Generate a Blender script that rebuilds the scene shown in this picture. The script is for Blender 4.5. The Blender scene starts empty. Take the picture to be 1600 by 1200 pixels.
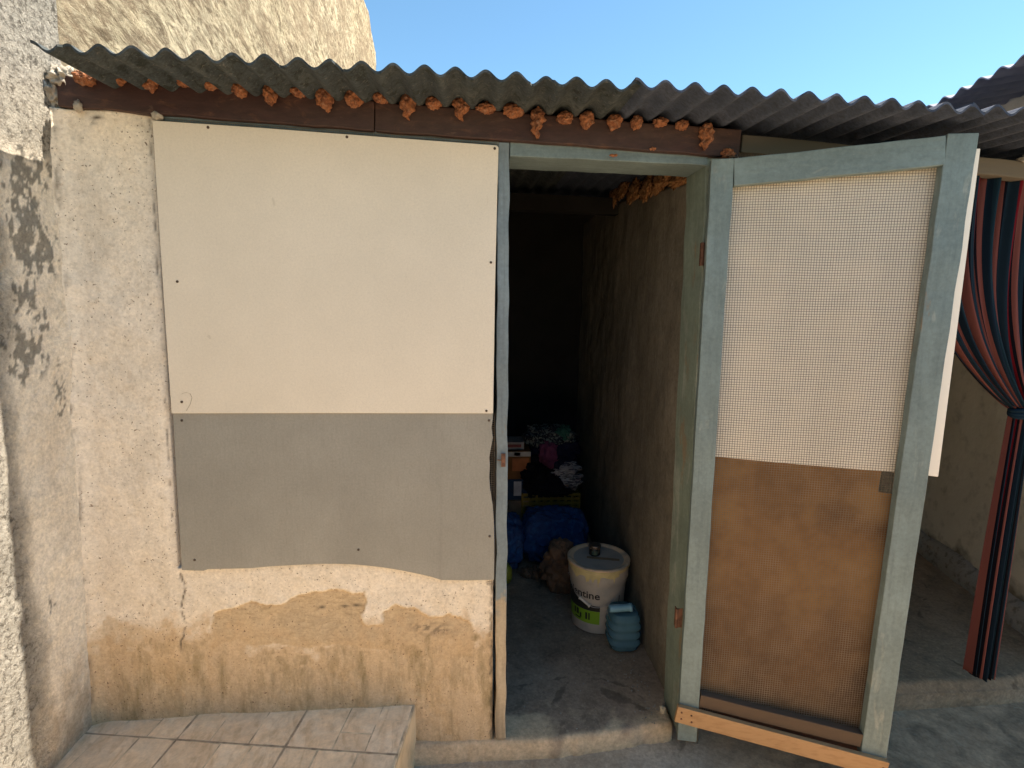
import bpy, bmesh, math, random
import numpy as np
from mathutils import Vector, Matrix, noise as mn
random.seed(7)
SC = bpy.context.scene
# ------------------------------------------------------------------ camera
F = 835.0
CAM = np.array([0.0, -1.8, 1.70])
def nrm(v):
    v = np.array(v, float); return v / np.linalg.norm(v)
_Z = nrm([60, 5600, 835]); _Y = nrm([-58, 125.11, -835]); _Y = nrm(_Y - _Z * _Y.dot(_Z)); _X = np.cross(_Y, _Z)
R = np.array([_X, _Y, _Z])
cd = bpy.data.cameras.new('camera'); co = bpy.data.objects.new('camera', cd); SC.collection.objects.link(co)
cd.sensor_fit = 'HORIZONTAL'; cd.sensor_width = 36; cd.lens = F / 1600 * 36; cd.clip_end = 2000; cd.clip_start = .02
m = Matrix([list(R[0]) + [CAM[0]], list(R[1]) + [CAM[1]], list(R[2]) + [CAM[2]], [0, 0, 0, 1]])
co.matrix_world = m
SC.camera = co
SC.render.resolution_x = 1024; SC.render.resolution_y = 768
# ------------------------------------------------------------------ sun, sky, exposure
SUN = Vector((.64, .0, 1.0)).normalized()          # towards the sun
el = math.asin(SUN.z); az = math.atan2(SUN.x, SUN.y)
w = bpy.data.worlds.new('World'); SC.world = w; w.use_nodes = True
nt = w.node_tree; bgn = nt.nodes['Background']
sky = nt.nodes.new('ShaderNodeTexSky'); sky.sky_type = 'NISHITA'; sky.sun_disc = False
sky.sun_elevation = el; sky.sun_rotation = az; sky.air_density = 1.0; sky.dust_density = 0.0; sky.ozone_density = 1.3; sky.altitude = 50
tn_ = nt.nodes.new('ShaderNodeMix'); tn_.data_type = 'RGBA'; tn_.blend_type = 'MULTIPLY'; tn_.inputs[0].default_value = 1; tn_.inputs[7].default_value = (.80, 1.02, 1.0, 1)
nt.links.new(sky.outputs[0], tn_.inputs[6]); nt.links.new(tn_.outputs[2], bgn.inputs[0]); bgn.inputs[1].default_value = 0.072
sl = bpy.data.lights.new('sun', 'SUN'); sl.energy = 5.0; sl.angle = math.radians(.55); sl.color = (1, .89, .74)
so = bpy.data.objects.new('sun', sl); SC.collection.objects.link(so); so.rotation_euler = SUN.to_track_quat('Z', 'Y').to_euler(); so.location = (6, 0, 9)
SC.view_settings.view_transform = 'Standard'; SC.view_settings.look = 'None'; SC.view_settings.gamma = 1
SC.view_settings.exposure = 1.75
SC.render.engine = 'CYCLES'
SC.cycles.max_bounces = 10; SC.cycles.diffuse_bounces = 6

# ------------------------------------------------------------------ helpers
def ray(px, py): return R @ np.array([(px - 800) / F, -(py - 600) / F, -1.0])
def P(px, py, ax, v):
    d = ray(px, py); i = 'xyz'.index(ax); q = CAM + d * (v - CAM[i]) / d[i]; return Vector(q)
def PL(px, py, o, n):
    d = ray(px, py); o = np.array(o); n = np.array(n); return Vector(CAM + d * ((o - CAM).dot(n) / d.dot(n)))
def proj(A):
    c = (np.asarray(A, float) - CAM) @ R
    return 800 - F * c[..., 0] / c[..., 2], 600 + F * c[..., 1] / c[..., 2]

def h2(ix, iy, s):
    n = (ix * 374761393 + iy * 668265263 + s * 1442695041) & 0xffffffff
    n = ((n ^ (n >> 13)) * 1274126177) & 0xffffffff
    return ((n ^ (n >> 16)) & 0xffff) / 65535.0
def vn(x, y, s=0):
    x = np.asarray(x, float); y = np.asarray(y, float)
    ix = np.floor(x).astype(np.int64); iy = np.floor(y).astype(np.int64); fx = x - ix; fy = y - iy
    fx = fx * fx * (3 - 2 * fx); fy = fy * fy * (3 - 2 * fy)
    a = h2(ix, iy, s); b = h2(ix + 1, iy, s); c = h2(ix, iy + 1, s); d = h2(ix + 1, iy + 1, s)
    return (a * (1 - fx) + b * fx) * (1 - fy) + (c * (1 - fx) + d * fx) * fy
def fbm(x, y, s=0, o=5):
    r = 0; a = .5; t = 0
    for k in range(o):
        r = r + a * vn(x * 2 ** k, y * 2 ** k, s + k * 17); t += a; a *= .5
    return r / t
def sdf(px, py, poly):
    """signed distance in the traced outline, >0 inside"""
    px = np.asarray(px, float); py = np.asarray(py, float)
    d = np.full(px.shape, 1e9); ins = np.zeros(px.shape, bool)
    n = len(poly)
    for i in range(n):
        ax, ay = poly[i]; bx, by = poly[(i + 1) % n]
        ex, ey = bx - ax, by - ay
        t = np.clip(((px - ax) * ex + (py - ay) * ey) / (ex * ex + ey * ey + 1e-9), 0, 1)
        d = np.minimum(d, np.hypot(px - ax - t * ex, py - ay - t * ey))
        c = ((ay > py) != (by > py)) & (px < (bx - ax) * (py - ay) / (by - ay + 1e-12) + ax)
        ins ^= c
    return np.where(ins, d, -d)
def ss(a, b, x):
    t = np.clip((x - a) / (b - a), 0, 1); return t * t * (3 - 2 * t)

# ------------------------------------------------------------------ materials
def mix(nt, f, a, b, kind='MIX'):
    n = nt.nodes.new('ShaderNodeMix'); n.data_type = 'RGBA'; n.blend_type = kind
    for k, v in ((0, f), (6, a), (7, b)):
        if isinstance(v, bpy.types.NodeSocket): nt.links.new(v, n.inputs[k])
        elif k == 0: n.inputs[0].default_value = v
        else: n.inputs[k].default_value = (*v[:3], 1)
    return n.outputs[2]
def mapr(nt, v, a, b, c=0, d=1):
    n = nt.nodes.new('ShaderNodeMapRange'); n.inputs[1].default_value = a; n.inputs[2].default_value = b
    n.inputs[3].default_value = c; n.inputs[4].default_value = d; nt.links.new(v, n.inputs[0]); return n.outputs[0]
def mth(nt, op, a, b=0.0):
    n = nt.nodes.new('ShaderNodeMath'); n.operation = op
    for k, v in ((0, a), (1, b)):
        if isinstance(v, bpy.types.NodeSocket): nt.links.new(v, n.inputs[k])
        else: n.inputs[k].default_value = v
    return n.outputs[0]
class Mat:
    def __init__(s, name, base, rough=.85, spec=.25, metal=0):
        s.m = bpy.data.materials.new(name); s.m.use_nodes = True; s.nt = s.m.node_tree; s.b = s.nt.nodes['Principled BSDF']
        s.tc = s.nt.nodes.new('ShaderNodeTexCoord'); s.co = s.tc.outputs['Object']
        s.c = None; s.base = base; s.h = None
        s.b.inputs['Roughness'].default_value = rough; s.b.inputs['Specular IOR Level'].default_value = spec; s.b.inputs['Metallic'].default_value = metal
    def col(s): return s.c if s.c is not None else s.base
    def noise(s, scale, detail=6, stretch=(1, 1, 1), dist=0, rot=(0, 0, 0), rgh=.55, off=(0, 0, 0), pre=0):
        mp = s.nt.nodes.new('ShaderNodeMapping'); mp.inputs['Scale'].default_value = stretch; mp.inputs['Rotation'].default_value = rot; mp.inputs['Location'].default_value = off
        src = s.co
        if pre:
            vr = s.nt.nodes.new('ShaderNodeVectorRotate'); vr.rotation_type = 'X_AXIS'; vr.inputs['Angle'].default_value = pre; s.nt.links.new(s.co, vr.inputs[0]); src = vr.outputs[0]
        s.nt.links.new(src, mp.inputs[0])
        n = s.nt.nodes.new('ShaderNodeTexNoise'); n.inputs['Scale'].default_value = scale; n.inputs['Detail'].default_value = detail
        n.inputs['Roughness'].default_value = rgh; n.inputs['Distortion'].default_value = dist
        s.nt.links.new(mp.outputs[0], n.inputs[0]); return n.outputs[0]
    def voro(s, scale, feat='F1', stretch=(1, 1, 1)):
        mp = s.nt.nodes.new('ShaderNodeMapping'); mp.inputs['Scale'].default_value = stretch; s.nt.links.new(s.co, mp.inputs[0])
        n = s.nt.nodes.new('ShaderNodeTexVoronoi'); n.feature = feat; n.inputs['Scale'].default_value = scale
        s.nt.links.new(mp.outputs[0], n.inputs[0]); return n.outputs[0]
    def lay(s, fac, color, lo=None, hi=None, amt=1, kind='MIX'):
        if lo is not None: fac = mapr(s.nt, fac, lo, hi, 0, amt)
        s.c = mix(s.nt, fac, s.col(), color, kind); return s
    def grain(s, scale, a, stretch=(1, 1, 1), detail=4):
        g = mapr(s.nt, s.noise(scale, detail, stretch, 0, (0, 0, 0), .7, (9, 3, 5)), .30, .70, 1 - a, 1 + a)
        v = s.nt.nodes.new('ShaderNodeVectorMath'); v.operation = 'SCALE'
        if s.c is None: v.inputs[0].default_value = s.base
        else: s.nt.links.new(s.c, v.inputs[0])
        s.nt.links.new(g, v.inputs['Scale']); s.c = v.outputs[0]; return s
    def axis(s, k):
        n = s.nt.nodes.new('ShaderNodeSeparateXYZ'); s.nt.links.new(s.co, n.inputs[0]); return n.outputs[k]
    def attr(s, name, ch=None):
        n = s.nt.nodes.new('ShaderNodeAttribute'); n.attribute_name = name
        if ch is None: return n.outputs['Color']
        q = s.nt.nodes.new('ShaderNodeSeparateColor'); s.nt.links.new(n.outputs['Color'], q.inputs[0]); return q.outputs[ch]
    def height(s, v, k=1.0):
        v = mth(s.nt, 'MULTIPLY', v, k); s.h = v if s.h is None else mth(s.nt, 'ADD', s.h, v); return s
    def rough(s, v, lo, hi): s.nt.links.new(mapr(s.nt, v, 0, 1, lo, hi), s.b.inputs['Roughness']); return s
    def done(s, dist=.002, strength=1):
        if s.c is not None: s.nt.links.new(s.c, s.b.inputs['Base Color'])
        else: s.b.inputs['Base Color'].default_value = (*s.base, 1)
        if s.h is not None:
            b = s.nt.nodes.new('ShaderNodeBump'); b.inputs['Distance'].default_value = dist; b.inputs['Strength'].default_value = strength
            s.nt.links.new(s.h, b.inputs['Height']); s.nt.links.new(b.outputs[0], s.b.inputs['Normal'])
        return s.m

def simple(name, c, rough=.6, spec=.3, var=.25, sc=20, metal=0, bump=0, st=(1, 1, 1), bs=None):
    a = Mat(name, c, rough, spec, metal)
    a.lay(a.noise(sc, 5, st), tuple(v * (1 - var) for v in c), .42, .66)
    a.lay(a.noise(sc * .3, 4, st, 0, (0, 0, 0), .5, (3, 1, 7)), tuple(min(1, v * (1 + var)) for v in c), .5, .7)
    if bump: a.height(a.noise(bs or sc * 2, 6, st), 1)
    return a.done(bump or .001)
# shed front plaster: attribute r = flaked paint, g = damp stain, b = dark lines and spots
M_ = Mat('aged_plaster', (.74, .66, .54), .92, .15)
M_.lay(M_.noise(2.2, 5), (.80, .725, .61), .4, .65)
M_.lay(M_.noise(7, 9, (1, 1, .5), .5, (0, 0, 0), .72), (.62, .555, .455), .50, .66, .6)
M_.lay(M_.noise(45, 6, (1, 1, 1), .5, (0, 0, 0), .75, (4, 4, 9)), (.44, .375, .29), .60, .72, .45)
M_.lay(M_.noise(60, 5), (.44, .36, .26), .5, .72, .4)
M_.lay(M_.noise(20, 8, (1, 1, 1), .8, (0, 0, 0), .7, (2, 8, 1)), (.78, .70, .58), .52, .66, .6)
M_.lay(mth(M_.nt, 'MULTIPLY', M_.attr('mask', 0), M_.noise(38, 8, (.5, 1, 1.4), 1.5, (0, 0, 0), .7, (2, 3, 1))), (.28, .20, .115), .5, .66, .7) if False else None
M_.lay(M_.attr('mask', 0), (.50, .385, .245))
M_.lay(mth(M_.nt, 'MULTIPLY', M_.attr('mask', 0), M_.noise(34, 8, (.5, 1, 1.5), 1.5, (0, 0, 0), .7, (2, 3, 1))), (.27, .195, .11), .48, .68, .7)
M_.lay(mth(M_.nt, 'MULTIPLY', M_.attr('mask', 1), M_.noise(4, 9, (1, 1, .5), .4, (0, 0, 0), .7)), (.50, .36, .215), -.02, .42, .9)
M_.lay(mth(M_.nt, 'MULTIPLY', M_.attr('mask', 1), M_.noise(13, 10, (1, 1, .22), .3, (0, 0, 0), .72, (3, 1, 2))), (.19, .15, .07), .46, .64, .7)
M_.lay(mth(M_.nt, 'MULTIPLY', M_.attr('mask', 1), M_.noise(30, 8, (1, 1, .4), 1.2, (0, 0, 0), .75, (7, 1, 2))), (.60, .46, .31), .50, .66, .6)
M_.lay(M_.attr('mask', 2), (.085, .07, .055))
sp = M_.noise(120, 2, (1, 1, 1), 0, (0, 0, 0), .5, (5, 5, 5)); M_.lay(sp, (.14, .09, .055), .67, .71, .85)
M_.grain(110, .14).grain(30, .08).grain(8, .07, (1, 1, .5))
M_.height(M_.noise(14, 8, (1, 1, .7)), 1.6).height(M_.noise(120, 4), .5)
PLASTER = M_.done(.004)

M_ = Mat('rough_render', (.42, .395, .345), .95, .1)
M_.lay(M_.noise(3, 6), (.54, .505, .44), .4, .65)
M_.lay(M_.noise(55, 8, (1, 1, 1), .6, (0, 0, 0), .75), (.11, .10, .085), .50, .60, .85)
M_.lay(M_.noise(9, 8, (1, 1, 1), .6, (0, 0, 0), .75), (.24, .225, .195), .52, .66, .6)
M_.lay(M_.attr('mask', 0), (.80, .72, .60))
M_.lay(mth(M_.nt, 'MULTIPLY', M_.attr('mask', 0), M_.noise(7, 7, (1, 1, .4))), (.62, .53, .42), .42, .7, .6)
M_.lay(M_.attr('mask', 1), (.36, .27, .18), 0, 1, .8)
M_.lay(M_.attr('mask', 2), (.10, .10, .09))
M_.grain(90, .20).grain(35, .14)
_r = mth(M_.nt, 'SUBTRACT', 1.0, mth(M_.nt, 'MULTIPLY', M_.attr('mask', 0), .8))
M_.height(mth(M_.nt, 'MULTIPLY', M_.noise(60, 9, (1, 1, 1), .4, (0, 0, 0), .75), _r), 4.5).height(M_.noise(10, 5), 1.0)
ROUGHCAST = M_.done(.010)

M_ = Mat('neighbour_render', (.60, .52, .36), .95, .1)
M_.lay(M_.noise(1.2, 6), (.68, .60, .44), .4, .65)
M_.lay(M_.noise(20, 10, (1, .42, 1), 1.2, (0, 0, 0), .8, (0, 0, 0), .3), (.17, .125, .08), .44, .57, .9)
M_.lay(M_.noise(3, 8, (1, .6, 1), .5, (.75, 0, 0), .7, (1, 7, 3)), (.32, .25, .17), .44, .60, .7)
M_.lay(M_.noise(34, 8, (1, .4, 1.3), 1.0, (0, 0, 0), .75, (4, 2, 1), .3), (.74, .66, .48), .54, .64, .7)
M_.grain(30, .28, (1, .5, 1)).grain(9, .18, (1, .5, 1))
M_.height(M_.noise(20, 12, (1, .42, 1.2), 1.2, (0, 0, 0), .82, (0, 0, 0), .3), 2.0)
NEIGH = M_.done(.03)

M_ = Mat('fibre_cement', (.036, .046, .052), .85, .3)
M_.lay(M_.noise(8, 7), (.062, .072, .072), .45, .68)
M_.lay(M_.noise(45, 7, (1, .5, 1), .8, (0, 0, 0), .65), (.014, .019, .016), .5, .64, .85)
M_.lay(M_.noise(70, 4, (1, 1, 1), 1.5, (0, 0, 0), .6, (3, 3, 3)), (.17, .165, .145), .58, .70, .55)
M_.grain(90, .30).grain(25, .2)
M_.height(M_.noise(130, 5), 1)
CEMENT = M_.done(.0015)
M_ = Mat('fibre_cement_plain', (.045, .058, .088), .85, .3)
M_.lay(M_.noise(8, 7), (.062, .076, .11), .45, .68)
M_.lay(M_.noise(90, 4), (.035, .04, .046), .5, .7, .6)
M_.grain(90, .25).grain(25, .18)
M_.height(M_.noise(130, 5), 1)
CEMENT2 = M_.done(.0015)
CEMENT3 = simple('pale_fibre_cement', (.24, .25, .33), .85, .3, .2, 14, 0, .0015)

M_ = Mat('brown_painted_timber', (.040, .018, .015), .6, .35)
M_.lay(M_.noise(7, 6, (.35, 1, 1)), (.05, .028, .022), .4, .65)
M_.lay(M_.noise(26, 6, (.25, 1, 1), .5, (0, 0, 0), .6, (2, 3, 4)), (.22, .14, .10), .66, .74, .6)
M_.lay(M_.noise(18, 8, (.5, 1, 1), .8, (0, 0, 0), .7, (6, 6, 1)), (.12, .055, .03), .56, .70, .7).grain(60, .3, (.3, 1, 1))
M_.height(M_.noise(60, 5, (.08, 1, 1)), 1)
BEAM = M_.done(.001)

def paint(name, along=2, base=(.145, .188, .185), wear=.5, bare=None):
    st = [1, 1, 1]; st[along] = .06
    a = Mat(name, base, .55, .35)
    a.lay(a.noise(5, 5), tuple(c * 1.22 for c in base), .4, .65)
    a.lay(a.noise(60, 5, st), tuple(c * .78 for c in base), .5, .72, .6)
    st2 = [1, 1, 1]; st2[along] = .25
    a.lay(a.noise(14, 7, st2, .8, (0, 0, 0), .65, (1, 5, 2)), (.33, .34, .29), .68 - .06 * wear, .78 - .06 * wear, .55)
    a.lay(a.noise(11, 8, st2, .2, (0, 0, 0), .7, (9, 5, 2)), (.22, .16, .10), .70 - .05 * wear, .74 - .05 * wear, .8)
    if bare is not None:
        z = a.axis(2); zz = mth(a.nt, 'ADD', z, mapr(a.nt, a.noise(12, 5), .3, .7, -.12, .12))
        wood = mix(a.nt, mapr(a.nt, a.noise(40, 6, st), .4, .65), (.40, .32, .22), (.24, .19, .13))
        a.lay(mapr(a.nt, zz, bare - .03, bare + .03, 1, 0), wood)
    a.grain(70, .14).grain(18, .10, st2)
    a.height(a.noise(70, 5, st), 1).height(a.noise(22, 4, st2), .8)
    return a.done(.0012)
BLUE = paint('weathered_blue_grey_paint', 2, (.15, .185, .20), 1.2, .60)
BLUEH = paint('weathered_blue_grey_rail_paint', 0, (.125, .165, .17), .9)
DOORV = paint('grey_green_door_paint', 2, wear=1.3)
DOORH = paint('grey_green_rail_paint', 0, wear=1.0)
JAMB = paint('worn_jamb_paint', 2, (.16, .195, .16), 2.2)

M_ = Mat('cream_board', (.66, .59, .475), .5, .35)
M_.lay(M_.noise(1.6, 4), (.70, .625, .505), .4, .62)
M_.lay(M_.noise(260, 2), (.58, .52, .42), .55, .7, .4)
M_.lay(M_.noise(9, 8, (1, 1, .6), 2.0, (0, .6, 0), .5), (.50, .43, .33), .70, .74, .5)
M_.grain(150, .055).grain(2.5, .035)
M_.height(M_.noise(300, 2), .4).height(M_.noise(2.5, 2), 3)
CREAM = M_.done(.0006)
M_ = Mat('grey_board', (.262, .248, .212), .7, .25)
M_.lay(M_.noise(3, 5), (.29, .275, .236), .4, .65)
M_.lay(M_.noise(180, 3, (1, 1, .12)), (.235, .222, .19), .5, .7, .4)
M_.lay(M_.noise(6, 3, (3, 1, .1), 0, (0, 0, 0), .5, (2, 2, 2)), (.20, .185, .165), .66, .72, .4)
M_.grain(150, .10).grain(6, .05)
M_.height(M_.noise(220, 3), .5)
GREYB = M_.done(.0006)
M_ = Mat('white_door_sheet', (.92, .85, .73), .5, .3)
M_.lay(M_.noise(7, 5, (1, 1, .2)), (.86, .79, .67), .45, .7); M_.height(M_.noise(3, 2), 2)
WSHEET = M_.done(.002)
M_ = Mat('brown_hardboard', (.25, .122, .04), .7, .25)
M_.lay(M_.noise(2.2, 6, (1, 1, .8), .8), (.12, .058, .024), .42, .60)
M_.lay(M_.noise(5, 5, (1, 1, 1), 0, (0, 0, 0), .5, (4, 4, 4)), (.34, .185, .065), .48, .66, .7)
_z = M_.axis(2); M_.lay(mth(M_.nt, 'ADD', _z, mapr(M_.nt, M_.noise(5, 4), .3, .7, -.12, .12)), (.075, .045, .028), .85, .20, .7)
HARD = M_.done()
WIRE = simple('galvanised_wire', (.20, .155, .105), .55, .4, .35, 30)
SCREW = simple('rusty_screw', (.07, .045, .03), .6, .4, .3, 200)
RUST = simple('rusty_iron', (.12, .055, .032), .75, .3, .5, 90, 0, .0008)
M_ = Mat('new_pine', (.40, .235, .11), .55, .35)
M_.lay(M_.noise(16, 6, (.18, 1, 1), 1.2), (.36, .205, .09), .42, .66, .6)
M_.lay(M_.noise(90, 4, (.04, 1, 1)), (.28, .15, .065), .46, .68, .7)
M_.height(M_.noise(90, 4, (.05, 1, 1)), 1); PINE = M_.done(.0006)
M_ = Mat('old_dark_wood', (.10, .066, .042), .75, .25)
M_.lay(M_.noise(50, 5, (.06, 1, 1)), (.09, .06, .04), .45, .65); M_.lay(M_.noise(6, 5), (.14, .10, .07), .5, .7, .7)
M_.height(M_.noise(60, 5, (.08, 1, 1)), 1); DARKW = M_.done(.001)
M_ = Mat('red_brown_board', (.20, .085, .045), .7, .25)
M_.lay(M_.noise(50, 5, (.06, 1, 1)), (.13, .055, .03), .45, .65); M_.height(M_.noise(60, 5, (.08, 1, 1)), 1); REDW = M_.done(.001)
M_ = Mat('grey_weathered_timber', (.13, .115, .092), .8, .2)
M_.lay(M_.noise(40, 5, (.06, 1, 1)), (.13, .115, .095), .45, .65); M_.height(M_.noise(60, 5, (.08, 1, 1)), 1); GREYW = M_.done(.001)
M_ = Mat('orange_foam', (.25, .10, .045), .85, .2)
M_.lay(M_.noise(50, 6), (.14, .055, .03), .45, .62); M_.lay(M_.noise(90, 5, (1, 1, 1), 0, (0, 0, 0), .5, (4, 2, 2)), (.29, .16, .10), .52, .68, .7)
M_.grain(120, .35).height(M_.noise(180, 5), 1); FOAM = M_.done(.003)
M_ = Mat('old_foam', (.22, .10, .04), .85, .2)
M_.lay(M_.noise(50, 6), (.38, .2, .08), .45, .62); M_.height(M_.noise(180, 5), 1); FOAMI = M_.done(.003)
M_ = Mat('mortar', (.36, .33, .28), .95, .1)
M_.lay(M_.noise(30, 7), (.20, .18, .15), .5, .65); M_.height(M_.noise(70, 7), 1); MORTAR = M_.done(.006)

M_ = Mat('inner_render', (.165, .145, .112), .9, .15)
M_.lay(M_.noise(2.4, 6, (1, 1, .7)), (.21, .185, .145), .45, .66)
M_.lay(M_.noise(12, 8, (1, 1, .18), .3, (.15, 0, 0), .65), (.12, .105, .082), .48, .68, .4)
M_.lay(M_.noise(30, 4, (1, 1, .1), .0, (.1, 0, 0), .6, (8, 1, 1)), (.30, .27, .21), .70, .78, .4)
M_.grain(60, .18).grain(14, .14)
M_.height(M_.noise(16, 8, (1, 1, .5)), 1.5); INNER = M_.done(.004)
SHADE_DARK = simple('shade_dark_render', (.025, .024, .022), .95, .1, .3, 4)  # interior shade put into the colour: near-black walls and rafter
M_ = Mat('porch_plaster', (.60, .56, .46), .9, .15)
M_.lay(M_.noise(2.5, 5), (.68, .64, .54), .42, .65); M_.lay(M_.noise(12, 7), (.28, .26, .21), .55, .72, .5)
_z = M_.axis(2); M_.lay(mth(M_.nt, 'MULTIPLY', mapr(M_.nt, _z, .5, .12, 0, 1), M_.noise(7, 7)), (.11, .10, .08), .28, .42, .85)
M_.height(M_.noise(20, 7), 1); PORCHW = M_.done(.004)

def concrete(name, a, b, c, crack=True, light=None, dirt=False):
    q = Mat(name, a, .85, .25)
    q.lay(q.noise(2.3, 7, (1, 1, 1), .6), b, .42, .62)
    q.lay(q.noise(7, 10, (1, 1, 1), .5, (0, 0, 0), .75), c, .48, .70, .75)
    q.lay(q.noise(30, 8, (1, 1, 1), .3, (0, 0, 0), .75, (3, 3, 3)), tuple(min(1, x * 1.25) for x in b), .54, .68, .5)
    q.lay(q.noise(60, 6), b, .58, .7, .5)
    if crack:
        v = q.voro(2.2, 'DISTANCE_TO_EDGE'); q.lay(mth(q.nt, 'ADD', v, mapr(q.nt, q.noise(8, 4), .3, .7, -.03, .07)), tuple(x * .45 for x in a), .016, .0, .7)
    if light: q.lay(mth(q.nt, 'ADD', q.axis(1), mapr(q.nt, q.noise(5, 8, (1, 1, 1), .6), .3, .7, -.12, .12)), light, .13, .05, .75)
    if dirt:
        f = mth(q.nt, 'ADD', q.axis(0), mapr(q.nt, q.noise(3, 6), .3, .7, -.25, .25)); f = mth(q.nt, 'MULTIPLY', mapr(q.nt, f, .75, 1.25, 0, 1), mapr(q.nt, q.axis(1), -.75, -.45, 0, 1))
        q.lay(f, mix(q.nt, mapr(q.nt, q.noise(5, 7, (1, 1, 1), 1.5), .4, .65), (.44, .31, .19), (.22, .16, .10)))
        w_ = q.nt.nodes.new('ShaderNodeTexNoise'); w_.inputs['Scale'].default_value = 3.2; w_.inputs['Detail'].default_value = 1.5; w_.inputs['Distortion'].default_value = 2.5; q.nt.links.new(q.co, w_.inputs[0])
        s_ = mth(q.nt, 'ABSOLUTE', mth(q.nt, 'SUBTRACT', mth(q.nt, 'FRACT', mth(q.nt, 'MULTIPLY', w_.outputs[0], 9.0)), .5))
        q.lay(mth(q.nt, 'MULTIPLY', mapr(q.nt, s_, .05, .0, 0, 1), mth(q.nt, 'MULTIPLY', f, mapr(q.nt, q.noise(7, 5), .45, .6, 0, .5))), (.38, .34, .25))
    q.grain(70, .22).grain(20, .15)
    q.height(q.noise(22, 8), 1).height(q.noise(160, 4), .3)
    return q.done(.004)
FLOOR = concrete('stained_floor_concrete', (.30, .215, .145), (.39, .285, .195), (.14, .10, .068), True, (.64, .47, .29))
PORCHF = concrete('porch_concrete', (.26, .18, .105), (.34, .24, .145), (.11, .08, .052))
YARD = concrete('courtyard_concrete', (.42, .325, .225), (.50, .39, .28), (.28, .215, .15), dirt=True)
M_ = Mat('tan_stone_tile', (.84, .64, .42), .5, .4)
M_.lay(M_.noise(7, 7, (1, 1, 1), 1.5), (.88, .72, .52), .42, .62); M_.lay(M_.noise(24, 7, (1, .35, 1), 1.5, (0, 0, .8)), (.60, .42, .24), .50, .68, .7)
M_.lay(M_.attr('tint'), (.50, .36, .23), 0, 1, .35)
M_.grain(60, .12).grain(16, .10)
M_.height(M_.noise(25, 6), 1); TILE = M_.done(.0025)
GROUT = simple('grout', (.66, .53, .37), .95, .1, .45, 30, 0, .002)
BENCHS = simple('bench_render', (.58, .44, .28), .9, .1, .35, 12, 0, .004)

# ------------------------------------------------------------------ object helpers
COL = SC.collection
def raw(name, verts, faces, mat, parent=None, smooth=False, cols=None, attr='mask'):
    me = bpy.data.meshes.new(name); me.from_pydata([tuple(v) for v in verts], [], [tuple(int(i) for i in f) for f in faces])
    if mat: me.materials.append(mat)
    if smooth: me.polygons.foreach_set('use_smooth', [True] * len(me.polygons))
    if cols is not None:
        a = me.color_attributes.new(attr, 'FLOAT_COLOR', 'POINT'); c = np.ones((len(verts), 4)); c[:, :3] = cols; a.data.foreach_set('color', c.ravel())
    me.update()
    return link(name, me, parent)
def wloc(p):
    v = Vector((0, 0, 0))
    while p: v += p.location; p = p.parent
    return v
def link(name, me, parent=None):
    o = bpy.data.objects.new(name, me); COL.objects.link(o)
    if parent: o.parent = parent; o.location = -wloc(parent)
    return o
def frombm(name, bm, mat, parent=None, smooth=False):
    bmesh.ops.recalc_face_normals(bm, faces=bm.faces)
    me = bpy.data.meshes.new(name); bm.to_mesh(me); bm.free(); me.materials.append(mat)
    if smooth: me.polygons.foreach_set('use_smooth', [True] * len(me.polygons))
    return link(name, me, parent)
def tag(o, label=None, cat=None, group=None, kind=None):
    for k, v in (('label', label), ('category', cat), ('group', group), ('kind', kind)):
        if v: o[k] = v
    return o
def empty(name, loc, label, cat, group=None):
    o = bpy.data.objects.new(name, None); COL.objects.link(o); o.location = loc; o.empty_display_size = .05
    return tag(o, label, cat, group)
def bar(bm, a, b, wd, dp, side=(1, 0, 0), bev=.003, seg=1, jit=0.0):
    """box from a to b (ends' centres), wd along side, dp along the third axis; bevelled, jittered"""
    a = Vector(a); b = Vector(b); d = (b - a); L = d.length; d.normalize(); s = Vector(side); s = (s - d * s.dot(d)).normalized(); t = d.cross(s)
    nb = bmesh.new(); bmesh.ops.create_cube(nb, size=1)
    for v in nb.verts: v.co = Vector((v.co.x * wd, v.co.y * dp, v.co.z * L))
    if seg > 1:
        ed = [e for e in nb.edges if abs(e.verts[0].co.z - e.verts[1].co.z) > L * .5]
        bmesh.ops.subdivide_edges(nb, edges=ed, cuts=seg - 1, use_grid_fill=True)
    if bev > 0:
        ed = [e for e in nb.edges if len(e.link_faces) == 2 and e.calc_face_angle(0) > .5]
        bmesh.ops.bevel(nb, geom=ed, offset=bev, segments=2, affect='EDGES', profile=.6)
    M = Matrix((s, t, d)).transposed().to_4x4(); M.translation = (a + b) / 2
    if jit:
        for v in nb.verts:
            q = v.co.z * 9 + a.x * 3; v.co.x += jit * mn.noise(Vector((v.co.x * 5, 1, q))); v.co.y += jit * mn.noise(Vector((5, v.co.y * 5, q + 9)))
    bmesh.ops.transform(nb, matrix=M, verts=nb.verts)
    me = bpy.data.meshes.new('t'); nb.to_mesh(me); nb.free(); bm.from_mesh(me); bpy.data.meshes.remove(me)
def bars(name, lst, mat, parent, smooth=False):
    bm = bmesh.new()
    for a in lst: bar(bm, *a[:4], **(a[4] if len(a) > 4 else {}))
    return frombm(name, bm, mat, parent, smooth)
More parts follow.
